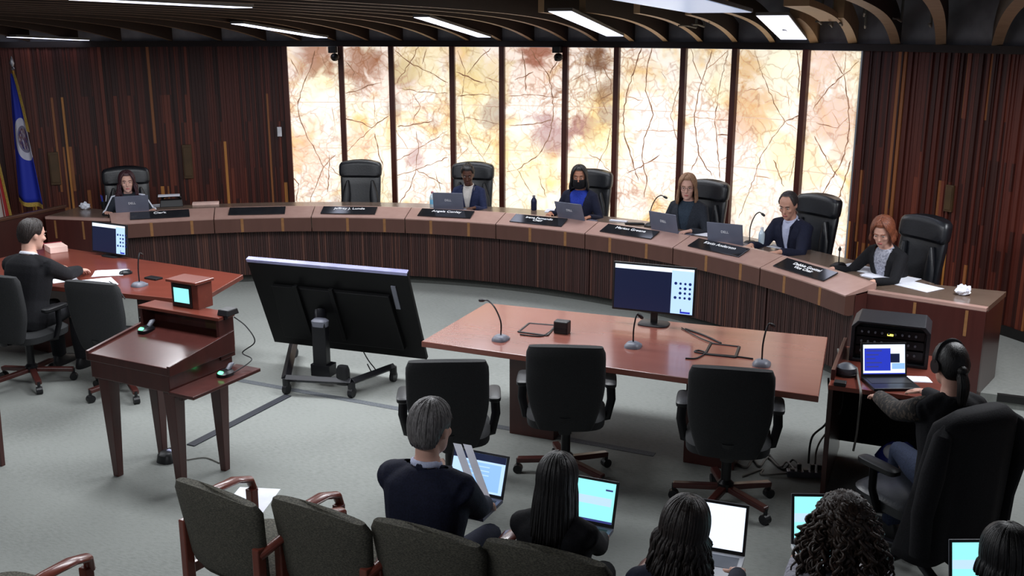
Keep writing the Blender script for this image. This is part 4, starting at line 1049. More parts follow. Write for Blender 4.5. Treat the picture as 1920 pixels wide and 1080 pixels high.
    # ---- face
    if face:
        for sd in (-1, 1):
            b = MB(); b.ell((sd*.031, .083, .008), (.0120, .0070, .0045), 0, Mh, 12, 8); b.ell((sd*.031, .0878, .0065), (.0066, .0035, .0046), 1, Mh, 10, 6); b.build('eye', [M_EYEW, M_EYEB], body, 'all')
            b = MB(); b.tube([Mh @ V((sd*.014, .096, .028)), Mh @ V((sd*.032, .095, .034)), Mh @ V((sd*.052, .084, .028))], [.0035*s, .0042*s, .0025*s], 6); b.build('eyebrow', HAIRC[hairc if hairc != 'grey' else 'salt'], body, 'all')
        if not mask:
            b = MB(); b.ell((0, .0915, -.064), (.023, .006, .0045), 0, Mh, 12, 6); b.ell((0, .090, -.071), (.019, .006, .0045), 0, Mh, 12, 6); b.build('lips', LIPS[skin], body, 'all')
    if mask:
        b = MB(); secs = []
        for z, g in ((-.115, .7), (-.09, .92), (-.06, 1), (-.03, 1), (-.012, .86)):
            q = []
            for i in range(13):
                a = math.radians(-88 + 176*i/12); hw = .071 if z > -.1 else .055
                q.append(Mh @ V((hw*math.sin(a)*1.03, -.0 + (.102 if abs(z+.045) < .03 else .096)*math.cos(a)**.8*1.08, z)))
            secs.append(q)
        vs = [p for q in secs for p in q]; fs = [(j*13+i, j*13+i+1, j*13+i+14, j*13+i+13) for j in range(4) for i in range(12)]
        b.add(vs, fs); b.build('face_mask', C_BLACK, body, 'all', solid=.002)
    if glasses:
        b = MB()
        for sd in (-1, 1):
            b.tube([Mh @ V((sd*.032 + .021*math.cos(2*PI*i/14), .099, .006 + .016*math.sin(2*PI*i/14))) for i in range(14)], .0016*s, 6, close=True)
            b.tube([Mh @ V((sd*.053, .097, .010)), Mh @ V((sd*.074, .03, .012)), Mh @ V((sd*.077, -.01, .008))], .0016*s, 6)
        b.tube([Mh @ V((-.011, .1, .010)), Mh @ V((0, .104, .012)), Mh @ V((.011, .1, .010))], .0016*s, 6); b.build('glasses', M_BLACK, body, 'all')
    make_hair(hair, Mh, body, HAIRC[hairc], seed, hairlen)
    # ---- clothes
    inv = [Hp, X, Yt, Z]
    def tl(p): q = p - Hp; return q.dot(X)/s, q.dot(Yt)/s, q.dot(Z)/s
    off = .026 if male else .020
    if top is not None:
        b = MB(); torso(b, off, -.1, .51)
        for sd in (-1, 1):
            S, E, Wp, hd = arms[sd]; k = s*(1.1 if male else .95); up = tp(sd*.09, 0, .425); b.tube([tp(sd*.035, -.012, .475), tp(sd*.10, -.006, .448), S], [.046*s, .060*s, .066*k], 12)
            b.tube([up, S, S*.5+E*.5, E, E*.5+Wp*.5, Wp - (Wp-E).normalized()*.012], [.07*k, .069*k, .060*k, .053*k, .048*k, .040*k], 14)
        cut = None
        if vcut:
            zt, zb, w = vcut
            def cut(c):
                x, y, z = tl(c)
                if z > .505: return True
                return y > .02 and z > zb and abs(x) < w*(z - zb)/(zt - zb)
        else:
            def cut(c): return tl(c)[2] > .52
        child(topname, remesh(b, .010, 3, cut), top, body)
        if vcut and collar:
            zt, zb, w = vcut      # lapels
            b = MB()
            for sd in (-1, 1):
                P = [tp(sd*.012, .118 + off, zb), tp(sd*w*.55, .112 + off, zb + (zt-zb)*.55), tp(sd*w*.95, .075 + off*.6, zt - .01), tp(sd*.075, .0, .492), tp(0, -.064 - off*.6, .505)]
                b.tube(P, [(.006, .012), (.008, .02), (.008, .02), (.008, .016), (.008, .016)], 8)
            b.build('lapel', top, body, 'all')
    if shirt is not None:
        b = MB(); torso(b, .008, -.1, .51)
        child('shirt', remesh(b, .011, 2), shirt, body)
        b = MB(); ring = [tp(.066*math.cos(2*PI*i/16), -.006 + .062*math.sin(2*PI*i/16), .505 + (.012 if i > 8 else -.012*math.sin(2*PI*i/16))) for i in range(16)]
        if collar: b.tube(ring, [(.006*s, .014*s)]*16, 8, close=True); b.build('collar', shirt, body, 'all')
    b = MB(); torso(b, .010, -.1, .08)
    for sd in (-1, 1):
        hip, kn, an = lg[sd]; b.tube([hip + V((0, -.04, 0)), hip*.5+kn*.5, kn + V((0, .015, .005)), kn*.45+an*.55, an + V((0, 0, .0))], [.092*s, .085*s, .068*s, .064*s, .056*s], 14)
    child('trousers', remesh(b, .012, 3), legs, body)
    for sd in (-1, 1):
        hip, kn, an = lg[sd]; b = MB()
        b.sup([(0, .045, .13, an.x, an.y + .055), (.02, .047, .135, an.x, an.y + .055), (.05, .042, .12, an.x, an.y + .045), (.075, .036, .07, an.x, an.y + .005), (.10, .035, .045, an.x, an.y - .005)], 20, 2.6); b.build('shoe', M_BLACK, body, True)
    if sleeve is not None:
        for sd in (-1, 1):
            S, E, Wp, hd = arms[sd]; k = s*.95; o_ = V((sd*.35, .25, .55)).normalized()
            b = MB(); b.tube([tp(sd*.085, .02, .475) + o_*.012, S + o_*.062*k, (S+E)/2 + o_*.052*k, E + o_*.046*k, (E+Wp)/2 + o_*.042*k, Wp + o_*.034*k - (Wp-E).normalized()*.02], [(.016, .012)]*6, 10); b.build('sleeve_stripe', sleeve, body, 'all')
    return body, root, sh, arms, W, Mh, s
# ================================================================ placement: behind the bench
def face_bench(deg): return math.radians(deg) + PI/2       # rotation that looks at the bench centre
DESKZ = .80
def bench_pt(R, deg, z=DESKZ): return pol(R, deg, z)
# (label, px, py of the head centre, R)
SEATS = {}
def seated(key, label, px, py, Rr, hr=5.62, hspread=2.0, hz=DESKZ + .035, turn=0, hoff=0, **k):
    h = hit(px, py, Rr); a = ang(h)
    rot = face_bench(a) + math.radians(turn)
    # viewer faces the sitter: the sitter's own left hand lies at the smaller angle side
    Lh = pol(hr, a + hoff + hspread*0 + hspread, hz); Rh = pol(hr, a + hoff - hspread, hz)
    # local +X is the sitter's right
    Rm = MX.Rotation(rot, 3, 'Z'); xr = Rm @ V((1, 0, 0))
    if (Lh - Rh).dot(xr) > 0: Lh, Rh = Rh, Lh
    k.setdefault('headk', 1.10); k.setdefault('shoulder', 1.06)
    res = person(label, h, rot, DAIS, L=k.pop('L', Lh), R=k.pop('R', Rh), **k)
    SEATS[key] = (a, rot, res); return res
G = 'people seated behind the curved bench'
seated('clerk', 'seated woman with plum-brown hair and white stripes down her dark sleeves', 238, 341, 5.72, lean=6, pitch=-4, skin='fair', hair='wavy', hairc='plum', top=C_CHAR, sleeve=C_WHITE, topname='sweater', group=G, seed=1, hspread=2.6, hr=5.52, legs=C_BLACK)
seated('navy', 'seated dark-skinned woman in a navy blazer over a cream blouse looking down', 877, 328, 5.86, lean=10, pitch=-16, skin='deep', hair='updo', hairc='black', top=C_NAVYB, shirt=C_CREAM, vcut=(.47, .08, .085), group=G, seed=2, hspread=1.6, turn=4, yaw=10)
seated('mask', 'seated woman in a black face mask, blue top and navy jacket', 1086, 332, 5.84, lean=4, pitch=-4, yaw=18, skin='tan', hair='long', hairc='black', top=C_NAVY, shirt=C_BLUE, vcut=(.47, .02, .11), mask=True, hairlen=.12, group=G, seed=3, collar=False, turn=4, hspread=2.4)
seated('blonde', 'seated blonde woman with glasses and a dark jacket, smiling down', 1289, 350, 5.84, lean=6, pitch=-8, yaw=22, skin='fair', hair='long', hairc='blonde', top=C_CHAR, shirt=C_TEAL, vcut=(.47, .05, .09), glasses=True, hairlen=.16, group=G, seed=4, collar=False, turn=6)
seated('bald', 'seated balding man in a dark navy suit and pale blue shirt reading', 1478, 384, 5.78, lean=18, pitch=-22, yaw=14, skin='light', hair='balding', hairc='salt', top=C_NAVY, shirt=C_SKY, vcut=(.47, .06, .07), male=True, group=G, seed=5, hspread=1.8, hr=5.5, turn=4)
seated('red', 'seated woman with short auburn hair and black jacket bent over papers', 1655, 434, 5.70, lean=20, pitch=-26, yaw=26, skin='fair', hair='bob', hairc='auburn', top=C_BLACK, shirt=C_SPOT, vcut=(.47, .05, .09), group=G, seed=6, hspread=2.6, hr=5.42, turn=6, collar=False)

ch = exec_chair('high-backed black leather chair behind the woman with striped sleeves')
def put(o, loc, rot): o.location = loc; o.rotation_euler = (0, 0, rot)
def seat_of(key): return SEATS[key][2][1]
a, rot, res = SEATS['clerk']; put(ch, pol(math.dist(res[1][:2], (CX, CY)) + .04, a, DAIS), rot)
lab = {'navy': 'high-backed black leather chair behind the woman in the navy blazer', 'mask': 'high-backed black leather chair behind the masked woman',
       'blonde': 'high-backed black leather chair behind the blonde woman', 'bald': 'high-backed black leather chair behind the balding man', 'red': 'high-backed black leather chair behind the auburn-haired woman, farthest right'}
TURN = {'navy': (.9, 0), 'mask': (.6, -4), 'blonde': (.4, -6), 'bald': (1.2, -6), 'red': (1.0, -4)}
for k, l_ in lab.items():
    a, rot, res = SEATS[k]; da, tr = TURN[k]
    Rr = math.dist(res[1][:2], (CX, CY)); dup(ch, pol(Rr + .06, a + da*.75, DAIS), rot + math.radians(tr), l_)
p = hit(676, 345, 6.25); dup(ch, pol(6.0, ang(p), DAIS), face_bench(ang(p)), 'empty high-backed black leather chair in front of the second stone panel')

# laptops on the bench, lids toward the room
def bench_laptop(px, py, label, turn=0, open_=108, R=5.5, w=.345):
    p = hit(px, py, R + .11); a = ang(p); return laptop(label, pol(R, a, DESKZ), face_bench(a) + math.radians(turn), open_, w=w, d=.24, scr='doc', group='grey laptops on the bench', logo='DELL')
bench_laptop(246, 376, 'grey laptop open in front of the woman with striped sleeves', 0)
bench_laptop(852, 373, 'grey laptop open in front of the woman in the navy blazer', 6, 104)
bench_laptop(1094, 390, 'grey laptop open in front of the masked woman', -6, 112)
bench_laptop(1274, 415, 'grey laptop open in front of the blonde woman', -4, 104)
bench_laptop(1382, 438, 'grey laptop open and turned beside the balding man', 22, 106)

def bp(px, py, z=DESKZ): return at(px, py, z)
def bpaper(px, py, label, rot=0, n=1, seed=0, w=.216, d=.279, lift=0):
    p = bp(px, py); return paper(label, p, face_bench(ang(p)) + rot, w, d, n, 'papers on the bench', seed=seed, lift=lift)
bpaper(288, 386, 'white paper on the bench right of the striped-sleeve woman', .2, 2, 1, .2, .2)
bpaper(900, 388, 'small white paper beside the hands of the woman in navy', .1, 1, 2, .12, .1)
bpaper(1045, 396, 'loose white papers in front of the masked woman', .3, 3, 3, .26, .2)
bpaper(1230, 421, 'white papers beside the laptop of the blonde woman', -.2, 2, 4, .2, .2)
bpaper(1332, 441, 'white papers between the blonde woman and the balding man', .15, 2, 5, .3, .16)
bpaper(1462, 463, 'white notepad in front of the balding man', .2, 1, 6, .2, .15)
bpaper(1608, 503, 'white papers under the hands of the auburn-haired woman', .2, 3, 7, .3, .2)
bpaper(1668, 521, 'white papers at the auburn-haired woman, middle of the right end', .3, 3, 8, .38, .26)
bpaper(1718, 537, 'white papers at the right end of the bench, nearest the crumpled tissue', .25, 2, 9, .34, .2)
def tissue(px, py, label, r=.05, z=DESKZ, seed=0, name='crumpled_tissue'):
    p = at(px, py, z); b = MB(); q = random.Random(seed); b.ell((0, 0, r*.55), (r, r*.8, r*.6), 0, None, 16, 10)
    b.v = [(x*q.uniform(.75, 1.2), y*q.uniform(.75, 1.2), max(0, zz*q.uniform(.7, 1.35))) for x, y, zz in b.v]
    return tag(b.build(name, M_PAPER, None, False, loc=p), label, 'tissue')
tissue(1805, 553, 'crumpled white tissue at the far right end of the bench', .06, seed=1)
tissue(160, 392, 'crumpled white tissue at the left end of the bench', .06, seed=2)
tissue(826, 385, 'crumpled white tissue beside the blue water bottle', .035, seed=3)
M_PET = mat('clear_plastic', (190, 205, 215), .15, spec=.6); M_PETB = mat('blue_label', (120, 190, 225), .4)
bottle('clear water bottle with blue label left of the navy blazer woman', bp(811, 388), M_PET, mat('pink_cap', (190, 120, 130), .5), .18, .032, sleeve=M_PETB)
bottle('clear water bottle in front of the balding man', bp(1427, 461), M_PET, M_WHITE, .18, .03)
bottle('dark steel travel flask beside the masked woman', bp(1001, 394), mat('navy_flask', (30, 34, 64), .35, .4), M_CHROME, .17, .034, name='travel_flask')
# desk telephone and tray left of centre
p = bp(322, 386); t = thing('desk_telephone', 'black desk telephone beside the striped-sleeve woman', 'telephone', p, face_bench(ang(p)))
MB().box((0, 0, .04), (.26, .17, .08), top=(.24, .10)).build('body', M_BLACK, t, bevel=.008)
b = MB(); b.tube([(-.10, -.02, .095), (-.06, 0, .115), (.06, 0, .115), (.10, -.02, .095)], [(.025, .018), (.017, .013), (.017, .013), (.025, .018)], 10); b.build('handset', M_BLACK, t, True)
b = MB(); b.box((.02, .05, .132), (.24, .12, .012)); tag(b.build('paper_pad', M_PAPER, None, bevel=.002, loc=p, rotz=face_bench(ang(p))), 'white pad lying on the black desk telephone', 'pad')
p = bp(386, 383); b = MB(); b.box((0, 0, .012), (.30, .12, .024)); tag(b.build('document_folder', mat('pink_paper', (224, 190, 180), .7), None, bevel=.002, loc=p, rotz=face_bench(ang(p))), 'pale pink folder on the bench right of the telephone', 'folder')
p = bp(196, 392); t = thing('pen_cup', 'dark cup of pens left of the striped-sleeve woman', 'cup', p)
MB().lathe([(.03, 0), (.036, .09), (.031, .09), (.027, .01)], 16).build('cup', M_BLACK, t, True)
for i, (x, y) in enumerate(((.012, .0), (-.012, .006), (0, -.012))):
    MB().tube([(x, y, .012), (x*3, y*3, .16)], .0045, 6).build('pen', M_WHITE if i == 0 else C_BLUE, t)
microphone('gooseneck microphone left of the blonde woman', bp(1219, 424), face_bench(ang(bp(1219, 424))), (-.18, .05, .34), group='bench microphones', chrome=False)
microphone('gooseneck microphone beside the balding man', bp(1405, 458), face_bench(ang(bp(1405, 458))), (-.17, .06, .33), group='bench microphones', chrome=False)
microphone('low bent gooseneck microphone in front of the auburn-haired woman', bp(1572, 500), face_bench(ang(bp(1572, 500))), (-.12, .12, .20), group='bench microphones', chrome=False)
p = bp(1190, 421); b = MB(); b.sup([(0, .10, .018, 0, 0), (.012, .11, .022, 0, 0), (.022, .09, .016, 0, 0)], 18, 3); tag(b.build('eyeglass_case', M_BLACK, None, True, loc=p, rotz=face_bench(ang(p)) + .5), 'dark eyeglass case in front of the blonde woman', 'case')
p = bp(1160, 415); b = MB(); b.box((0, 0, .006), (.2, .05, .012)); tag(b.build('notepad', M_PAPER, None, bevel=.002, loc=p, rotz=face_bench(ang(p)) + .1), 'white notepad on the bench left of the eyeglass case', 'pad')

# ================================================================ central table
TC = [at(*q, .74) for q in ((790, 640), (1535, 743), (1552, 632), (912, 568))]
tc = sum(TC, V()) / 4; tr = RZ
TW = ((TC[1]-TC[0]).length + (TC[2]-TC[3]).length) / 2; TD = ((TC[3]-TC[0]).length + (TC[2]-TC[1]).length) / 2
t = thing('conference_table', 'long reddish wood table in the middle with three chairs', 'table', (tc.x, tc.y, 0), tr)
Wi_ = (MX.Translation((tc.x, tc.y, 0)) @ MX.Rotation(tr, 4, 'Z')).inverted()
loc4 = [Wi_ @ q for q in TC]
b = MB(); b.prism([(q.x, q.y) for q in loc4], .70, .74); b.build('tabletop', M_TABLE, t, bevel=.004)
lp = Wi_ @ at(947, 822, 0); lq = Wi_ @ at(1290, 862, 0)
for x, dx in ((lp.x + .16, .34), (-(lp.x + .16), .34)):
    b = MB(); b.box((x, (lp.y)*.2 + .05, .35), (dx, abs(lp.y)*1.25, .70)); b.build('pedestal', M_DARKWOOD, t, bevel=.006)
def tb(px, py): return at(px, py, .74)
def tgroup(): return 'microphones on the central table'
microphone('gooseneck microphone at the left end of the central table', tb(939, 637), RZ, (-.15, .06, .25), group=tgroup())
microphone('gooseneck microphone in front of the central monitor', tb(1187, 650), RZ, (.02, .03, .22), group=tgroup())
microphone('gooseneck microphone at the right end of the central table', tb(1428, 684), RZ, (.03, .05, .26), group=tgroup())
mp_ = tb(1222, 612); monitor('flat monitor with a dark video window in the middle of the central table', mp_, RZ + .02, .60, .35, .10)
# cable hatches: outline frames with a hinged lid
def hatch(c4, label):
    P = [tb(*q) for q in c4]; c = sum(P, V())/4
    t = thing('table_hatch', label, 'cable hatch', c)
    b = MB(); q = [p - c for p in P]
    for i in range(4):
        a, d = q[i], q[(i+1) % 4]; b.tube([a + V((0, 0, .004)), d + V((0, 0, .004))], [(.010, .005)]*2, 6)
    b.build('rim', M_BLACK2, t)
    b = MB(); b.prism([(p.x*.96, p.y*.96) for p in q], .0005, .003); b.build('lid', M_CHERRY, t)
hatch(((972, 623), (992, 607), (1042, 611), (1026, 630)), 'cable hatch with dark rim beside the black box')
hatch(((1322, 665), (1333, 645), (1386, 651), (1379, 671)), 'cable hatch with dark rim right of the central monitor')
p = tb(1054, 624); t = thing('connector_box', 'small black box beside the cable hatch on the central table', 'box', p, RZ)
MB().box((0, 0, .045), (.105, .075, .09)).build('body', M_BLACK, t, bevel=.008); MB().box((0, -.039, .03), (.09, .004, .02)).build('front_strip', M_BLACK2, t)
cable('thin cable looping between the black box and the left hatch', [tb(975, 628) + V((0, 0, .005)), tb(1000, 631) + V((0, 0, .005)), tb(1020, 630) + V((0, 0, .005)), tb(1040, 616) + V((0, 0, .006))], .005)
cable('black cable from the central monitor to the right hatch', [tb(1285, 618) + V((0, 0, .006)), tb(1320, 630) + V((0, 0, .006)), tb(1352, 645) + V((0, 0, .006))], .006)
cable('second thin cable beside the monitor cable', [tb(1278, 616) + V((0, 0, .006)), tb(1310, 634) + V((0, 0, .006)), tb(1340, 646) + V((0, 0, .006))], .004)
cable('dark cable coiled left of the right hatch', [tb(1285, 673) + V((0, 0, .005)), tb(1305, 673) + V((0, 0, .005)), tb(1322, 663) + V((0, 0, .005)), tb(1310, 658) + V((0, 0, .005)), tb(1303, 661) + V((0, 0, .005)), tb(1330, 665) + V((0, 0, .005)), tb(1375, 669) + V((0, 0, .005)), tb(1412, 674) + V((0, 0, .005))], .005)
c0 = task_chair('charcoal task chair at the left end of the central table', M_DARKWOOD)
def chair_by_back(px, py, z, rot): # back top centre seen at a pixel
    q = at(px, py, z); off = MX.Rotation(rot, 3, 'Z') @ V((0, -.315, 0)); return V((q.x - off.x, q.y - off.y, 0))
put(c0, chair_by_back(838, 676, .98, .04), .04)
c1 = dup(c0, chair_by_back(1061, 647, .985, -.08), -.08, 'charcoal task chair at the middle of the central table')
c2 = dup(c0, chair_by_back(1373, 690, .98, -.22), -.22, 'charcoal task chair at the right end of the central table')

# ================================================================ left table, man and chairs
LT = [at(*q, .74) for q in ((456, 515), (330, 580), (-120, 500), (60, 452))]
lt_r = RZ
A_, B_ = at(456, 515, .74), at(375, 556, .74)
far = at(150, 466, .74)
t = thing('side_table', 'reddish wood table at the left with papers and a monitor', 'table', (A_.x, A_.y, 0), 0)
poly4 = [A_, A_ + EX*0 + (at(385, 556, .74) - A_) * 1.18, at(-60, 492, .74) + (at(385, 556, .74) - A_)*.62, at(95, 461, .74)]
b = MB(); b.prism([(q.x - A_.x, q.y - A_.y) for q in poly4], .70, .74); b.build('tabletop', M_LTABLE, t, bevel=.004)
pc = sum(poly4, V())/4
for k, f in enumerate((.22, .74)):
    q = (poly4[0]*.5 + poly4[1]*.5)*(1-f) + (poly4[2]*.5 + poly4[3]*.5)*f; dv = (poly4[3]-poly4[0]).normalized()
    b = MB(); b.box((0, 0, .35), (.30, .42, .70), M=T(q.x - A_.x, q.y - A_.y, 0, math.atan2(dv.y, dv.x))); b.build('pedestal', M_DARKWOOD, t, bevel=.006)
lrot = math.atan2((poly4[0]-poly4[3]).y, (poly4[0]-poly4[3]).x)
p = at(205, 482, .74); monitor('flat monitor with a dark video window on the left table', p, RZ - .08, .46, .29, .03, -.1)
microphone('gooseneck microphone on the left table beside the lectern', at(262, 536, .74), RZ - .1, (-.03, .06, .26))
def lpaper(px, py, label, rot, n, seed, w=.216, d=.279): return paper(label, at(px, py, .74), RZ + rot, w, d, n, 'papers on the left table', seed=seed)
lpaper(205, 512, 'white papers left of the mouse on the left table', -.9, 2, 21, .24, .26)
lpaper(120, 524, 'white paper in front of the man in black at the left', -.6, 1, 22, .22, .2)
lpaper(183, 530, 'open white booklet nearest the camera on the left table', -.7, 2, 23, .3, .24)
p = at(236, 514, .74); t = thing('computer_mouse', 'dark computer mouse beside the papers on the left table', 'mouse', p, RZ - .4)
b = MB(); b.sup([(0, .035, .055, 0, 0), (.015, .036, .058, 0, 0), (.03, .026, .042, 0, -.005), (.036, .012, .02, 0, -.008)], 18, 2.4); b.build('shell', M_BLACK2, t, True); MB().tube([(0, .02, .036), (0, .035, .034)], .005, 8).build('wheel', M_GREY, t, True)
p = at(105, 470, .74); t = thing('stack_of_cards', 'pinkish paper stack beside the man in black', 'paper stack', p, RZ - .5)
MB().box((0, 0, .03), (.24, .16, .06)).build('sheets', mat('pink_paper', (224, 190, 180), .7), t, bevel=.003); MB().box((-.10, 0, .032), (.02, .165, .066)).build('band', mat('red_cloth', (120, 24, 40), .7), t)
p = at(288, 523, .74); b = MB(); b.box((0, 0, .008), (.14, .08, .016)); tag(b.build('remote_control', M_BLACK, None, bevel=.004, loc=p, rotz=RZ - .1), 'flat black device behind the microphone on the left table', 'device')
cable('black cable hanging over the front edge of the left table', [at(205, 528, .745), at(218, 536, .745), at(226, 548, .745), at(234, 560, .745)], .005)
hd_ = at(60, 440, 1.2)
res = person('man in a black suit seated at the left table seen from behind', hd_, RZ + .12, 0, lean=14, pitch=-12, yaw=-22, skin='fair', hair='short', hairc='dark', top=C_BLACK, shirt=C_WHITE, vcut=None, male=True, R=at(160, 508, .78), L=at(120, 500, .78), seed=31, legs=C_BLACK, hdrop=.15)
lc1 = dup(c0, (res[1].x, res[1].y, 0), RZ + .12, 'charcoal task chair of the man in black at the left table', 'task chairs at the left table')
lc2 = dup(c0, chair_by_back(166, 533, .96, RZ + .10), RZ + .10, 'empty charcoal task chair behind the lectern', 'task chairs at the left table')

# ================================================================ lectern
LP = [at(*q, 0) for q in ((225, 893), (352, 925), (420, 881), (297, 848))]
lcn = sum(LP, V())/4; lr = math.atan2((LP[1]-LP[0]).y + (LP[2]-LP[3]).y, (LP[1]-LP[0]).x + (LP[2]-LP[3]).x)
t = thing('lectern', 'dark cherry wood lectern on four tapered legs', 'lectern', (lcn.x, lcn.y, 0), lr)
lx = (LP[1]-LP[0]).length/2; ly = (LP[3]-LP[0]).length/2 - .01
BX, BY = lx + .055, ly + .09
for sx in (-1, 1):
    for sy in (-1, 1):
        b = MB(); b.box((sx*lx*.97, sy*ly, .36), (.045, .045, .72), top=(.095, .09)); b.build('leg', M_DARKWOOD, t, bevel=.004)
b = MB(); b.box((0, 0, .76), (BX*2 - .02, BY*2 - .02, .14)); b.build('body', M_DARKWOOD, t, bevel=.004)
zf, zb_ = .85, .93
sl_ = math.atan2(zb_ - zf, 2*BY)
b = MB(); vs = [(-BX, -BY, .80), (BX, -BY, .80), (BX, BY, .80), (-BX, BY, .80), (-BX, -BY, zf), (BX, -BY, zf), (BX, BY, zb_), (-BX, BY, zb_)]
b.add(vs, [(3,2,1,0), (4,5,6,7), (0,1,5,4), (1,2,6,5), (2,3,7,6), (3,0,4,7)]); b.build('reading_surface', M_DARKWOOD, t, bevel=.004)
for sx in (-1, 1):
    b = MB(); x0, x1 = (sx*BX - .012, sx*BX + .012)
    vs = [(x0, -BY, zf - .05), (x1, -BY, zf - .05), (x1, BY, .80), (x0, BY, .80), (x0, -BY, zf + .012), (x1, -BY, zf + .012), (x1, BY, zb_ + (.02 if sx < 0 else .16)), (x0, BY, zb_ + (.02 if sx < 0 else .16))]
    if sx > 0: vs[6] = (x1, BY, zb_ + .012); vs[7] = (x0, BY, zb_ + .012); vs[4] = (x0, -BY, zf + .012); vs[5] = (x1, -BY, zf + .012)
    b.add(vs, [(3,2,1,0), (4,5,6,7), (0,1,5,4), (1,2,6,5), (2,3,7,6), (3,0,4,7)]); b.build('side_board', M_DARKWOOD, t, bevel=.003)
b = MB(); b.box((0, BY + .0, .94), (BX*2, .03, .20)); b.box((BX - .011, BY - .055, .90), (.024, .13, .26)); b.box((-BX + .011, BY - .055, .95), (.024, .13, .16)); b.build('back_board', M_DARKWOOD, t, bevel=.003)
b = MB(); b.box((0, BY - .05, 1.04), (BX*2 + .01, .15, .022)); b.build('top_shelf', M_CHERRY, t, bevel=.003)
hx = -BX*.04
b = MB(); b.box((hx, BY + .03, 1.135), (.23, .13, .17)); b.box((hx, BY + .02, 1.228), (.26, .17, .018)); b.build('screen_housing', M_CHERRY, t, bevel=.004)
Ms = T(hx - .02, BY - .035, 1.13)
b = MB(); b.box((0, 0, 0), (.165, .014, .15), M=Ms); tp_ = b.build('touch_panel', M_BLACK, t, bevel=.004)
b = MB(); rect(b, Ms @ T(0, -.0078, 0), -.066, -.045, .066, .052, 1, 0); b.build('screen', [S_TEAL], tp_)
b = MB(); b.box((BX + .10, .0, .70), (.20, BY*2.1, .022)); b.box((BX + .02, .0, .66), (.03, BY*1.6, .06)); b.build('side_shelf', M_DARKWOOD, t, bevel=.004)
b = MB(); b.box((BX*.55, BY - .02, .965), (.10, .012, .06)); b.build('control_plate', M_PLAQUE, t, bevel=.002)
Wl = MX.Translation((lcn.x, lcn.y, 0)) @ MX.Rotation(lr, 4, 'Z')
def lw(x, y, z): return Wl @ V((x, y, z))
def zsurf(y): return zf + (zb_ - zf)*(y + BY)/(2*BY)
def pod(label, p, led):
    t = thing('microphone_pod', label, 'microphone', p, lr)
    b = MB(); b.sup([(0, .04, .055, 0, 0), (.02, .042, .057, 0, 0), (.035, .03, .04, 0, .005)], 20, 3); b.build('base', M_BLACK2, t, True)
    b = MB(); b.sup([(.0, .02, .013, 0, 0), (.004, .02, .013, 0, 0)], 12, 3, M=T(0, -.04, .028, 0, .5)); b.build('lamp', S_GREEN, t)
    b = MB(); b.tube([(0, .02, .03), (.0, .05, .055), (0, .075, .06)], [.014, .016, .008], 10); b.build('head', M_GREY, t, True)
pod('microphone pod with green lamp at the left of the lectern surface', lw(-BX*.66, BY*.35, zsurf(BY*.35) - .004), 1)
pod('microphone pod with green lamp on the side shelf of the lectern', lw(BX + .10, BY*.3, .711), 1)
p = lw(BX + .0, BY - .03, 1.051); t = thing('clip_box', 'black box on the right corner of the lectern top', 'box', p, lr)
MB().box((0, 0, .02), (.09, .11, .04), top=(.08, .09)).build('shell', M_BLACK, t, bevel=.006); MB().box((0, -.03, -.012), (.02, .03, .024)).build('clip', M_BLACK2, t)
cable('thin black cable looping behind the lectern side', [lw(BX + .02, BY, 1.03), lw(BX + .10, BY + .02, .97), lw(BX + .16, BY + .02, .88), lw(BX + .07, BY, .80), lw(BX + .16, BY - .02, .77), lw(BX + .13, BY*.4, .72)], .004)
# floor box and cable cover
p = at(318, 862, 0); t = thing('floor_box', 'black floor outlet box behind the lectern legs', 'floor box', p, lr)
MB().sup([(0, .07, .08, 0, 0), (.05, .06, .07, 0, 0), (.065, .045, .05, 0, 0)], 20, 3).build('shell', M_BLACK, t, True); MB().box((.01, -.0, .068), (.04, .025, .012)).build('socket', C_SKY, t, bevel=.003)  # pale blue piece on top: a blue-white glint put into the colour
q0, q1 = at(357, 836, 0), at(540, 742, 0); d = q1 - q0
b = MB(); b.prism([(0, -.035), (d.length, -.035), (d.length, .035), (0, .035)], 0, .008); tag(b.build('cable_cover', mat('cover_black', (34, 36, 44), .7), None, bevel=.003, loc=q0, rotz=math.atan2(d.y, d.x)), 'dark flat cable cover strip on the carpet', 'cable cover')
cable('thin cable on the carpet at the lectern legs', [at(330, 862, .006), at(350, 862, .006), at(385, 858, .006), at(412, 868, .006)], .004, M_CABLEG)
# ================================================================ display on a rolling stand
def zfit(px, py, P):
    """height of the pixel above a ground position"""
    lo, hi = 0, 3
    for _ in range(40):
        m = (lo+hi)/2; d = V((P[0], P[1], m - CH)); dep = d.y*math.cos(PT) - d.z*math.sin(PT); up = d.y*math.sin(PT) + d.z*math.cos(PT)
        if 540 - F*up/dep > py: lo = m
        else: hi = m
    return (lo+hi)/2
ta, tb_ = at(462, 487, 1.0), at(763, 513, 1.0); TWd = (tb_-ta).length; yaw = math.atan2((tb_-ta).y, (tb_-ta).x)
tm = (ta+tb_)/2; nperp = V((-math.sin(yaw), math.cos(yaw), 0)); zb = .21; perp = .33
TH = math.hypot(1.0 - zb, perp); tl_ = math.atan2(perp, 1.0 - zb)
cen = tm + nperp*(perp/2); cen.z = (1.0+zb)/2
FLc, FRc, BRc = at(538, 738, 0), at(660, 745, 0), at(738, 715, 0); BLc = at(552, 670, 0)
org = (FLc+FRc)/2
t = thing('display_stand', 'large black display on a wheeled stand seen from behind', 'display', org, yaw)
Wd = (MX.Translation(org) @ MX.Rotation(yaw, 4, 'Z')).inverted()
Md = Wd @ MX.Translation(cen) @ MX.Rotation(yaw, 4, 'Z') @ MX.Rotation(tl_, 4, 'X')   # local: x width, z up the panel, -y the rear
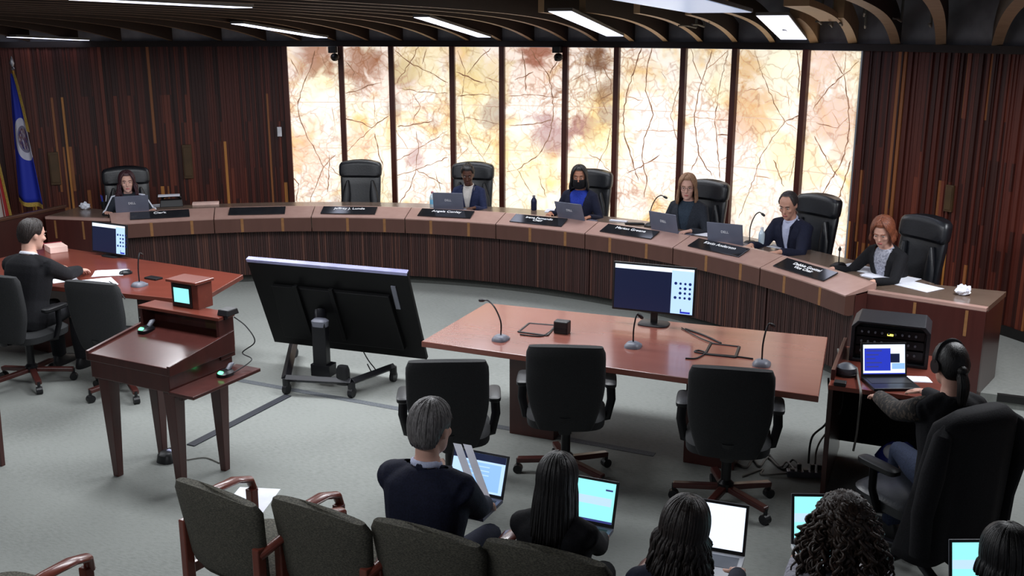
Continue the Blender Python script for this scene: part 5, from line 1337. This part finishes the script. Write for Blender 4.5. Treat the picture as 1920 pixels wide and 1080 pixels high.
M_TVB = mat('rear_black', (5, 5, 6), .55, spec=.25); b = MB(); b.box((0, .015, 0), (TWd, .035, TH), M=Md); b.build('panel', M_TVB, t, bevel=.005)
b = MB(); b.box((0, -.025, -.05), (TWd*.78, .05, TH*.62), M=Md, top=(TWd*.74, .04)); b.build('rear_cover', mat('rear_black', (9, 9, 11), .5), t, bevel=.006)
b = MB(); b.box((0, .015, TH/2 + .004), (TWd*1.0, .044, .012), M=Md); b.box((0, -.004, TH/2 - .008), (TWd, .004, .022), M=Md); b.build('top_trim', mat('silver_trim', (150, 150, 190), .3, .4), t, bevel=.002)
b = MB(); rect(b, Md @ MX.Rotation(PI, 4, 'Z') @ MX.Translation((0, -.034, 0)), -TWd/2 + .02, -TH/2 + .02, TWd/2 - .02, TH/2 - .02, 1, 0); b.build('screen', [S_NAVY], t)
b = MB(); b.box((TWd*.40, -.005, TH*.22), (.04, .014, TH*.26), M=Md); b.build('connector_strip', M_GREY, t, bevel=.002)
b = MB(); 
for sx in (-1, 1): b.box((sx*.16 - .12, -.06, 0), (.035, .03, TH*.6), M=Md)
b.build('mount_rail', M_TVB, t, bevel=.003)
colp = Wd @ at(605, 704, .1); cz = zfit(605, 600, at(605, 704, .1))
b = MB(); b.box((colp.x, colp.y, (.1 + cz)/2), (.12, .075, cz - .1)); b.box((colp.x, colp.y + .02, .15), (.17, .12, .1)); b.build('column', M_BLACK2, t, bevel=.006)
mc = Md @ V((-.12, -.06, .02))
b = MB(); b.tube([(colp.x, colp.y, cz - .04), (colp.x + (mc.x-colp.x)*.5, colp.y + (mc.y-colp.y)*.5, cz - .03), mc], [(.05, .04)]*3, 10); b.build('tilt_arm', M_BLACK2, t, True)
b = MB(); b.sup([(cz - .05, .065, .045, colp.x, colp.y), (cz - .005, .07, .05, colp.x, colp.y), (cz + .01, .05, .035, colp.x, colp.y)], 18, 3); b.build('bracket_cap', M_GREY, t, True)
cs = [Wd @ q for q in (FLc, FRc, BRc, BLc)]
b = MB(); b.tube([cs[0] + V((0, 0, .13)), cs[1] + V((0, 0, .13))], [(.04, .03)]*2, 4); b.tube([cs[1] + V((0, 0, .13)), cs[2] + V((0, 0, .13))], [(.04, .03)]*2, 4); b.tube([cs[0] + V((0, 0, .13)), cs[3] + V((0, 0, .13))], [(.04, .03)]*2, 4); b.build('base_frame', M_BLACK2, t, bevel=.004)
for q in cs:
    b = MB(); b.tube([q + V((-.018, 0, .042)), q + V((.018, 0, .042))], .042, 16); b.tube([q + V((0, 0, .06)), q + V((0, 0, .13))], .03, 10); b.build('caster', M_BLACK, t, True)
q = cs[1]*.86 + cs[0]*.14 + V((0, .02, 0))
b = MB(); b.sup([(.10, .055, .04, q.x, q.y), (.22, .052, .038, q.x, q.y), (.25, .04, .03, q.x, q.y)], 18, 3); b.build('power_block', M_BLACK, t, True)
bl = Wd.inverted() @ (Md @ V((.15, -.03, -TH/2)))
cable('black cable hanging below the wheeled display', [bl + V((0, 0, .03)), bl + V((.04, .02, -.06)), bl + V((.10, .02, -.15)), bl + V((.08, .0, -.18)), bl + V((.03, .0, -.08))], .005)
p = at(949, 534, 0); t = thing('floor_outlet', 'small black floor outlet at the foot of the curved bench', 'outlet', p, RZ)
MB().sup([(0, .05, .035, 0, 0), (.02, .045, .03, 0, 0)], 16, 3).build('cover', M_BLACK, t, True); MB().box((0, 0, .022), (.03, .02, .006)).build('plug', M_GREY, t)

# ================================================================ equipment desk at the right
d0 = at(1553, 722, .74); DW, DD = .76, .85
t = thing('equipment_desk', 'dark wood equipment desk beside the central table', 'desk', (d0.x, d0.y, 0), RZ)
b = MB(); b.box((DW/2, DD/2, .725), (DW, DD, .03)); b.build('desktop', M_CHERRY, t, bevel=.004)
b = MB(); b.box((.015, DD/2, .36), (.03, DD*.96, .70)); b.build('side_panel', M_DARKWOOD, t, bevel=.003)
b = MB(); b.box((DW - .015, DD/2, .36), (.03, DD*.96, .70)); b.build('side_panel', M_DARKWOOD, t, bevel=.003)
b = MB(); b.box((DW/2, DD*.9, .40), (DW - .06, .02, .6)); b.build('back_panel', mat('desk_black', (10, 9, 10), .7), t)
b = MB(); b.box((.012, DD*.55, .77), (.024, DD*.85, .07)); b.build('gallery_board', M_DARKWOOD, t, bevel=.003)
Wq = MX.Translation((d0.x, d0.y, 0)) @ MX.Rotation(RZ, 4, 'Z')
# rack case
r0, r1 = at(1591, 676, .74), at(1741, 702, .74); rw = .47; rc = r0 + EX*rw/2
rh = zfit(1600, 606, r0) - .74; rh = max(.27, min(.4, rh))
t = thing('equipment_case', 'black equipment case with open front and yellow lamp behind the laptop', 'equipment case', (rc.x, rc.y, .74), RZ)
b = MB(); dp = .32
prof = [(-rw/2, 0), (rw/2, 0), (rw/2, rh*.86), (rw/2 - .035, rh), (-rw/2 + .035, rh), (-rw/2, rh*.86)]; inn = [(x*.9, .02 + z*.88) for x, z in prof]
secs = [[V((x, dp, z)) for x, z in prof], [V((x, 0, z)) for x, z in prof], [V((x, 0, z)) for x, z in inn], [V((x, .05, z)) for x, z in inn]]
b.loft(secs); b.build('shell', mat('case_black', (24, 25, 30), .4, 0, (34, 36, 42), 90, bump=.1), t, bevel=.004)
rr2 = random.Random(3)
for k in range(3):
    b = MB(); z = .04 + k*(rh-.08)/3; b.box((0, .035, z + .035), (rw*.86, .03, (rh-.1)/3.2)); u = b.build('rack_unit', M_BLACK2, t, bevel=.002)
    b = MB()
    for i in range(9): b.tube([(-rw*.36 + i*.04, .02, z + .035), (-rw*.36 + i*.04, .006, z + .035)], .007, 8)
    b.build('knob', M_GREY, u)
b = MB(); b.box((.0, .016, rh*.72), (.035, .01, .010)); b.build('lamp', S_YEL, t)
hl, hr_ = at(1614, 705, .752), at(1698, 706, .752)
laptop('black laptop with dark blue code window on the equipment desk', ((hl+hr_)/2 - V((0, .125, .012))), 0.03, 104, w=(hr_-hl).length*1.04, d=.215, scr='code', lidm=M_BLACK, basem=M_BLACK2)
p = at(1586, 702, .74); t = thing('speaker_phone', 'grey domed desk speaker left of the black laptop', 'speaker', p, RZ)
MB().lathe([(.06, 0), (.066, .02), (.06, .05), (.03, .07), (.004, .075)], 20).build('dome', mat('grey_dome', (70, 74, 82), .4), t, True); MB().lathe([(.07, 0), (.07, .015), (.06, .018)], 20).build('base', M_BLACK, t, True)
p = at(1575, 722, .74); b = MB(); b.box((0, 0, .012), (.07, .06, .024)); tag(b.build('card_reader', M_BLACK, None, bevel=.004, loc=p, rotz=RZ), 'small black box at the front left corner of the equipment desk', 'device')
p = at(1722, 712, .74); paper('white paper right of the black laptop on the equipment desk', p, RZ + .3, .14, .1, 2, 'papers on the equipment desk', seed=50)
# blue bag under the desk
p = Wq @ V((.42, .35, 0)); t = thing('plastic_bag', 'blue bag with white contents under the equipment desk', 'bag', p, RZ)
b = MB(); b.ell((0, 0, .15), (.14, .10, .15), 0, None, 16, 10); q = random.Random(4); b.v = [(x*q.uniform(.88, 1.1), y*q.uniform(.88, 1.1), max(0, z*q.uniform(.9, 1.08))) for x, y, z in b.v]; b.build('sack', mat('blue_bag', (36, 46, 130), .4), t, True)
b = MB(); b.ell((-.03, -.06, .26), (.06, .05, .05), 0, None, 12, 8); b.build('contents', M_PAPER, t, True)
# woman with headphones and her chair
hd_ = at(1781, 684, 1.14)
res = person('woman with headphones and ponytail typing at the equipment desk, seen from behind', hd_, .22, 0, lean=5, yaw=-2, pitch=-8, skin='fair', hair='pony', hairc='black', top=C_BLACK, vcut=None, L=at(1640, 742, .80), R=at(1712, 728, .80), seed=61, legs=C_JEAN, topname='sweater', knee_yaw=14)
body, root, sh, arms, Wp_, Mh_, s_ = res
b = MB()
for sd in (-1, 1):
    b.tube([Mh_ @ V((sd*.072, -.005, -.002)), Mh_ @ V((sd*.098, -.005, -.002))], [.036*s_, .040*s_], 18)
b.tube([Mh_ @ V((.088*math.cos(a), -.012, .02 + .118*math.sin(a))) for a in [PI*k/16 for k in range(17)]], [(.013*s_, .006*s_)]*17, 8)
b.build('headphones', M_BLACK, body, True)
S, E, Wp2, hdv = arms[-1]
b = MB(); b.tube([S + V((0, 0, .01)), (S+E)/2, E, (E+Wp2)/2, Wp2], [.074*s_, .066*s_, .058*s_, .053*s_, .044*s_], 14); b.build('lace_sleeve', C_LACE, body, 'all')
b = MB(); Zb = (Wp_.inverted() @ V(root) )
text_z = sh + .40
for k in range(3): b.box((.01 + .012*k, -.155 - .0*k, text_z + .05 - .028*k), (.03 + .006*(k % 2), .004, .007))
b.build('shirt_print', M_GREY, body)
oc = task_chair('black office chair of the woman with headphones', M_BLACK2, M_LEATHER, 'black office chair')
crot = .46
f_ = MX.Rotation(crot, 3, 'Z') @ V((0, 1, 0))
put(oc, V((2.12, 4.87, 0)), crot)
if 'group' in oc: del oc['group']
cp = V(oc.location)
t = thing('jacket', 'black jacket draped over the back of the office chair', 'jacket', cp, crot)
b = MB(); nz, n = 16, 44; secs = []; q = random.Random(8)
for k in range(nz + 1):
    u = k/nz; z = .20 + (1.035 - .20)*u
    hw = .262 + .03*(1-u) - (.10*max(0, u-.93)/.07); th = .075 + .05*(1-u); th *= (1 if u < .95 else .6)
    ring = []
    for i in range(n):
        a = 2*PI*i/n; c_, s2 = math.cos(a), math.sin(a)
        x = hw*math.copysign(abs(c_)**.55, c_); y = th*math.copysign(abs(s2)**.6, s2)
        fold = .012*math.sin(x*38 + 2*u)*(1-u) ; zz = z + (-.05*math.sin(x*9 + .6) + .02*math.sin(x*31))*(1-u)**1.5
        ring.append((x, -.25 - .12*(z-.42) + y + fold + .035*(x/.25)**2*.8, zz - .02*(x/.25)**2*u))
    secs.append(ring)
b.loft(secs); b.build('body', C_BLACK, t, 'all')
for sd in (-1, 1):
    b = MB(); b.tube([(sd*.20, -.30, .985), (sd*.255, -.325, .93), (sd*.30, -.33, .75), (sd*.295, -.29, .52), (sd*.285, -.29, .30)], [(.015, .012), (.045, .035), (.058, .042), (.054, .038), (.05, .035)], 12); b.build('sleeve', C_BLACK, t, True)
# cables and power strip on the floor at the right
p = at(1510, 893, 0); t = thing('power_strip', 'pale power strip on the carpet between the chair and the equipment desk', 'power strip', p, -.12)
MB().box((0, 0, .02), (.24, .06, .04)).build('housing', M_GREY, t, bevel=.006)
b = MB()
for i in range(5): b.box((-.085 + .042*i, 0, .045), (.028, .03, .012))
b.build('socket', M_CABLEG, t); b = MB()
for i in (1, 3, 4): b.box((-.085 + .042*i, 0, .068), (.026, .028, .036))
b.build('plug', M_BLACK, t, bevel=.004)
ps = V(p)
te = tb(1548, 700); te0 = tb(1552, 640)
cable('black cable from the central table to the power strip', [te + V((.02, 0, -.03)), te + V((.04, -.0, -.3)), ps + V((.04, .05, .25)), ps + V((.02, .02, .08))], .007, group='cables at the power strip')
cable('grey cable falling beside the equipment desk', [te0 + V((.04, -.1, -.02)), te0 + V((.03, -.3, -.35)), ps + V((.09, .06, .2)), ps + V((.06, .01, .08))], .006, M_CABLEG, group='cables at the power strip')
cable('pale cable lying on the carpet left of the power strip', [ps + V((-.12, 0, .02)), ps + V((-.28, .01, .008)), at(1430, 880, .008), at(1392, 893, .008)], .007, M_CABLEG)
cable('tangled grey cable on the carpet behind the right task chair', [at(1380, 868, .008), at(1400, 876, .01), at(1412, 862, .008), at(1425, 874, .01), at(1440, 858, .008), at(1462, 876, .01), at(1475, 866, .02), at(1490, 880, .03)], .008, M_CABLEG)
cable('second tangled cable on the carpet near the power strip', [at(1440, 850, .008), at(1455, 868, .01), at(1470, 880, .008), at(1486, 862, .03), at(1500, 872, .06)], .007, M_CABLE)
lapc = at(1608, 716, .75)
cable('pale cable hanging over the front of the equipment desk', [at(1606, 690, .76), lapc + V((0, -.02, .01)), at(1612, 738, .74) + V((0, -.02, -.0)), at(1610, 780, .55), at(1606, 815, .42), at(1600, 845, .3)], .007, M_CABLEG)

# ================================================================ audience
gc = guest_chair('empty guest chair with patterned back, leftmost of the two behind the lectern'); gc.scale = (1.12, 1, 1)
def chair_back(o, P, rot): # back top centre at P
    off = MX.Rotation(rot, 3, 'Z') @ V((0, -.272, 0)); put(o, V((P.x - off.x, P.y - off.y, 0)), rot)
chair_back(gc, at(392, 918, .865), RZ - .18)
g2 = dup(gc, (0, 0, 0), 0, 'empty guest chair with patterned back, right beside the grey-haired man'); chair_back(g2, at(586, 952, .865), RZ - .14)
g3 = dup(gc, (0, 0, 0), 0, 'guest chair of the grey-haired man in a navy suit'); chair_back(g3, at(790, 994, .865), RZ - .08)
g4 = dup(gc, (0, 0, 0), 0, 'guest chair of the woman with long straight dark hair'); chair_back(g4, at(1015, 1032, .865), RZ - .02)
arm = at(112, 1056, .672); g0 = dup(gc, arm - (MX.Rotation(RZ, 3, 'Z') @ V((.278, .1, .672))), RZ, 'guest chair at the lower left corner, mostly cut off by the picture edge')
pp = g0.location; g0.location = (pp[0], pp[1], 0)
ga = V(gc.location); paper('white paper on the seat of the leftmost empty guest chair', at(470, 938, .47), RZ + .3, .22, .28, 1, seed=70)
GA = 'people seated in the audience row'
def aud(label, px, py, z, rot, lap, scr, lapfwd, lapside=0.0, lapz=.60, open_=112, lw_=.31, lidm=None, basem=None, chair=True, laplabel='', laprot=0, **k):
    h = at(px, py, z); f = MX.Rotation(rot, 3, 'Z') @ V((0, 1, 0)); r_ = MX.Rotation(rot, 3, 'Z') @ V((1, 0, 0))
    g = V((h.x, h.y, 0)); lc = g + f*lapfwd + r_*lapside; lc.z = lapz
    res = person(label, h, rot, 0, L=lc - r_*.15 - f*.04 + V((0, 0, .05)), R=k.pop('R', lc + r_*.15 - f*.04 + V((0, 0, .05))), group=GA, **k)
    if lap: laptop(laplabel, lc, rot + laprot, open_, w=lw_, d=.22, scr=scr, lidm=lidm or M_BLACK2, basem=basem or M_LAPTOP, group='laptops in the audience')
    if chair: 
        o = dup(gc, (res[1].x + f.x*-.0, res[1].y, 0), rot, 'guest chair under the ' + chair)
    return res, lc, f, r_
(resm, lc, f_, r_) = aud('grey-haired man in a navy suit with a laptop and papers', 808, 802, 1.17, RZ - .02, True, 'doc', .49, -.10, .565, 112, .31, chair=None, laplabel='dark laptop with papers across its screen on the lap of the grey-haired man',
    lean=6, yaw=-6, pitch=-6, skin='fair', hair='short', hairc='grey', top=C_NAVY, shirt=C_SKY, vcut=(.47, .05, .07), male=True, seed=71, legs=C_NAVY, headk=1.06, shoulder=1.05)
# papers held across the laptop
b = MB(); Mp = MX.Translation(lc + V((0, 0, .03))) @ MX.Rotation(RZ, 4, 'Z')
for k, x in enumerate((-.115, -.06)):
    secs = []
    for u in range(7):
        q = u/6; secs.append([Mp @ V((x + .24*q*.9 + w_, .115 - .20*q, .235 - .215*q + .004*k)) for w_ in (0, .045)])
    vs = [p for s__ in secs for p in s__]; b.add(vs, [(2*i, 2*i+1, 2*i+3, 2*i+2) for i in range(6)])
tag(b.build('paper_strip', M_PAPER, None, solid=.0012), 'white folded papers lying diagonally across the laptop of the grey-haired man', 'paper')
aud('woman with long straight dark hair in a black jacket in the audience', 1045, 900, 1.08, RZ + .0, True, 'cyan', .48, -.09, .58, 110, .29, chair=None, laplabel='laptop with a pale blue page beside the long-haired woman', lean=1, pitch=-8, skin='fair', hair='long', hairc='black', top=C_BLACK, seed=72, legs=C_BLACK)
aud('woman with wavy dark hair in a navy top before a bright laptop', 1283, 992, 1.10, RZ + .05, True, 'white', .56, .0, .655, 106, .28, M_GREY, M_WHITE, chair='woman with wavy dark hair', laplabel='laptop with a bright white screen right of the wavy-haired woman', lean=10, pitch=-10, skin='fair', hair='wavy', hairc='dark', top=C_NAVY, seed=73, legs=C_BLACK, roll=6)
aud('woman with a mass of curly dark brown hair and pale top', 1583, 992, 1.12, RZ + .38, True, 'cyan', .55, .14, .69, 104, .28, M_GREY, M_WHITE, chair='curly-haired woman', laplabel='laptop partly hidden by the curly-haired woman', lean=6, pitch=-6, skin='fair', hair='curly', hairc='brown', top=C_LILAC, seed=74, legs=C_BLACK)
aud('dark-haired person at the lower right corner in front of a small screen', 1888, 1045, 1.09, RZ + .42, True, 'cyan', .48, .24, .59, 104, .26, M_GREY, M_WHITE, chair='dark-haired person at the corner', laplabel='laptop at the lower right corner left of the dark-haired person', lean=6, pitch=-6, skin='fair', hair='bob', hairc='black', top=C_BLACK, seed=75, legs=C_BLACK)
# small table cut by the left edge: one tapered leg is in view
p = at(4, 873, 0); t = thing('small_table', 'small wood table whose tapered leg shows at the left edge', 'table', p, RZ)
for x in (0, -.6):
    for y in (0, -.45):
        b = MB(); b.box((x, y, .35), (.03, .03, .70), top=(.06, .06)); b.build('leg', M_DARKWOOD, t, bevel=.003)
b = MB(); b.box((-.30, -.22, .715), (.66, .51, .03)); b.build('tabletop', M_DARKWOOD, t, bevel=.004)

# ================================================================ light, sky, camera
w = bpy.data.worlds.new('World'); bpy.context.scene.world = w; w.use_nodes = True
w.node_tree.nodes['Background'].inputs[0].default_value = (.80, .86, 1, 1); w.node_tree.nodes['Background'].inputs[1].default_value = .15
def area(name, loc, size, power, rot=(0, 0, 0), c=(.93, .96, 1)):
    L = bpy.data.lights.new(name, 'AREA'); L.shape = 'RECTANGLE'; L.size, L.size_y = size; L.energy = power; L.color = c
    o = bpy.data.objects.new(name, L); col.objects.link(o); o.location = loc; o.rotation_euler = rot; return o
area('unseen_lamp', room(-1.2, 1.9, 2.6), (1.8, .5), 73, (0, 0, RZ)); area('unseen_lamp', room(1.4, 2.2, 2.6), (1.8, .5), 73, (0, 0, RZ))
area('unseen_lamp', room(.3, .1, 2.65), (2.2, .5), 64, (0, 0, RZ)); area('unseen_lamp', room(-3.2, 1.2, 2.65), (.8, 1.6), 41, (0, 0, RZ)); area('unseen_lamp', room(5.0, 2.6, 2.62), (.8, 2.4), 85, (0, 0, RZ))  # the last one is added, without a fixture, to brighten the right-hand carpet
area('unseen_lamp', room(-.4, 5.6, 2.6), (4.5, .4), 48, (math.radians(-12), 0, RZ))  # added lamp without a fixture, brightens the bench desks and papers
area('unseen_lamp', room(1.0, -3.2, 2.95), (3, .6), 45, (0, 0, RZ))  # added lamp without a fixture, brightens the audience from behind
cam = bpy.data.cameras.new('Camera'); co = bpy.data.objects.new('Camera', cam); col.objects.link(co)
co.location = (0, 0, CH); co.rotation_euler = (PI/2 - PT, 0, 0); cam.sensor_width = 36; cam.lens = F/1920*36; cam.clip_start = .05
bpy.context.scene.camera = co
sc = bpy.context.scene
sc.view_settings.view_transform = 'Standard'; sc.view_settings.look = 'None'; sc.view_settings.exposure = 0; sc.view_settings.gamma = 1
sc.cycles.max_bounces = 6; sc.cycles.use_denoising = True
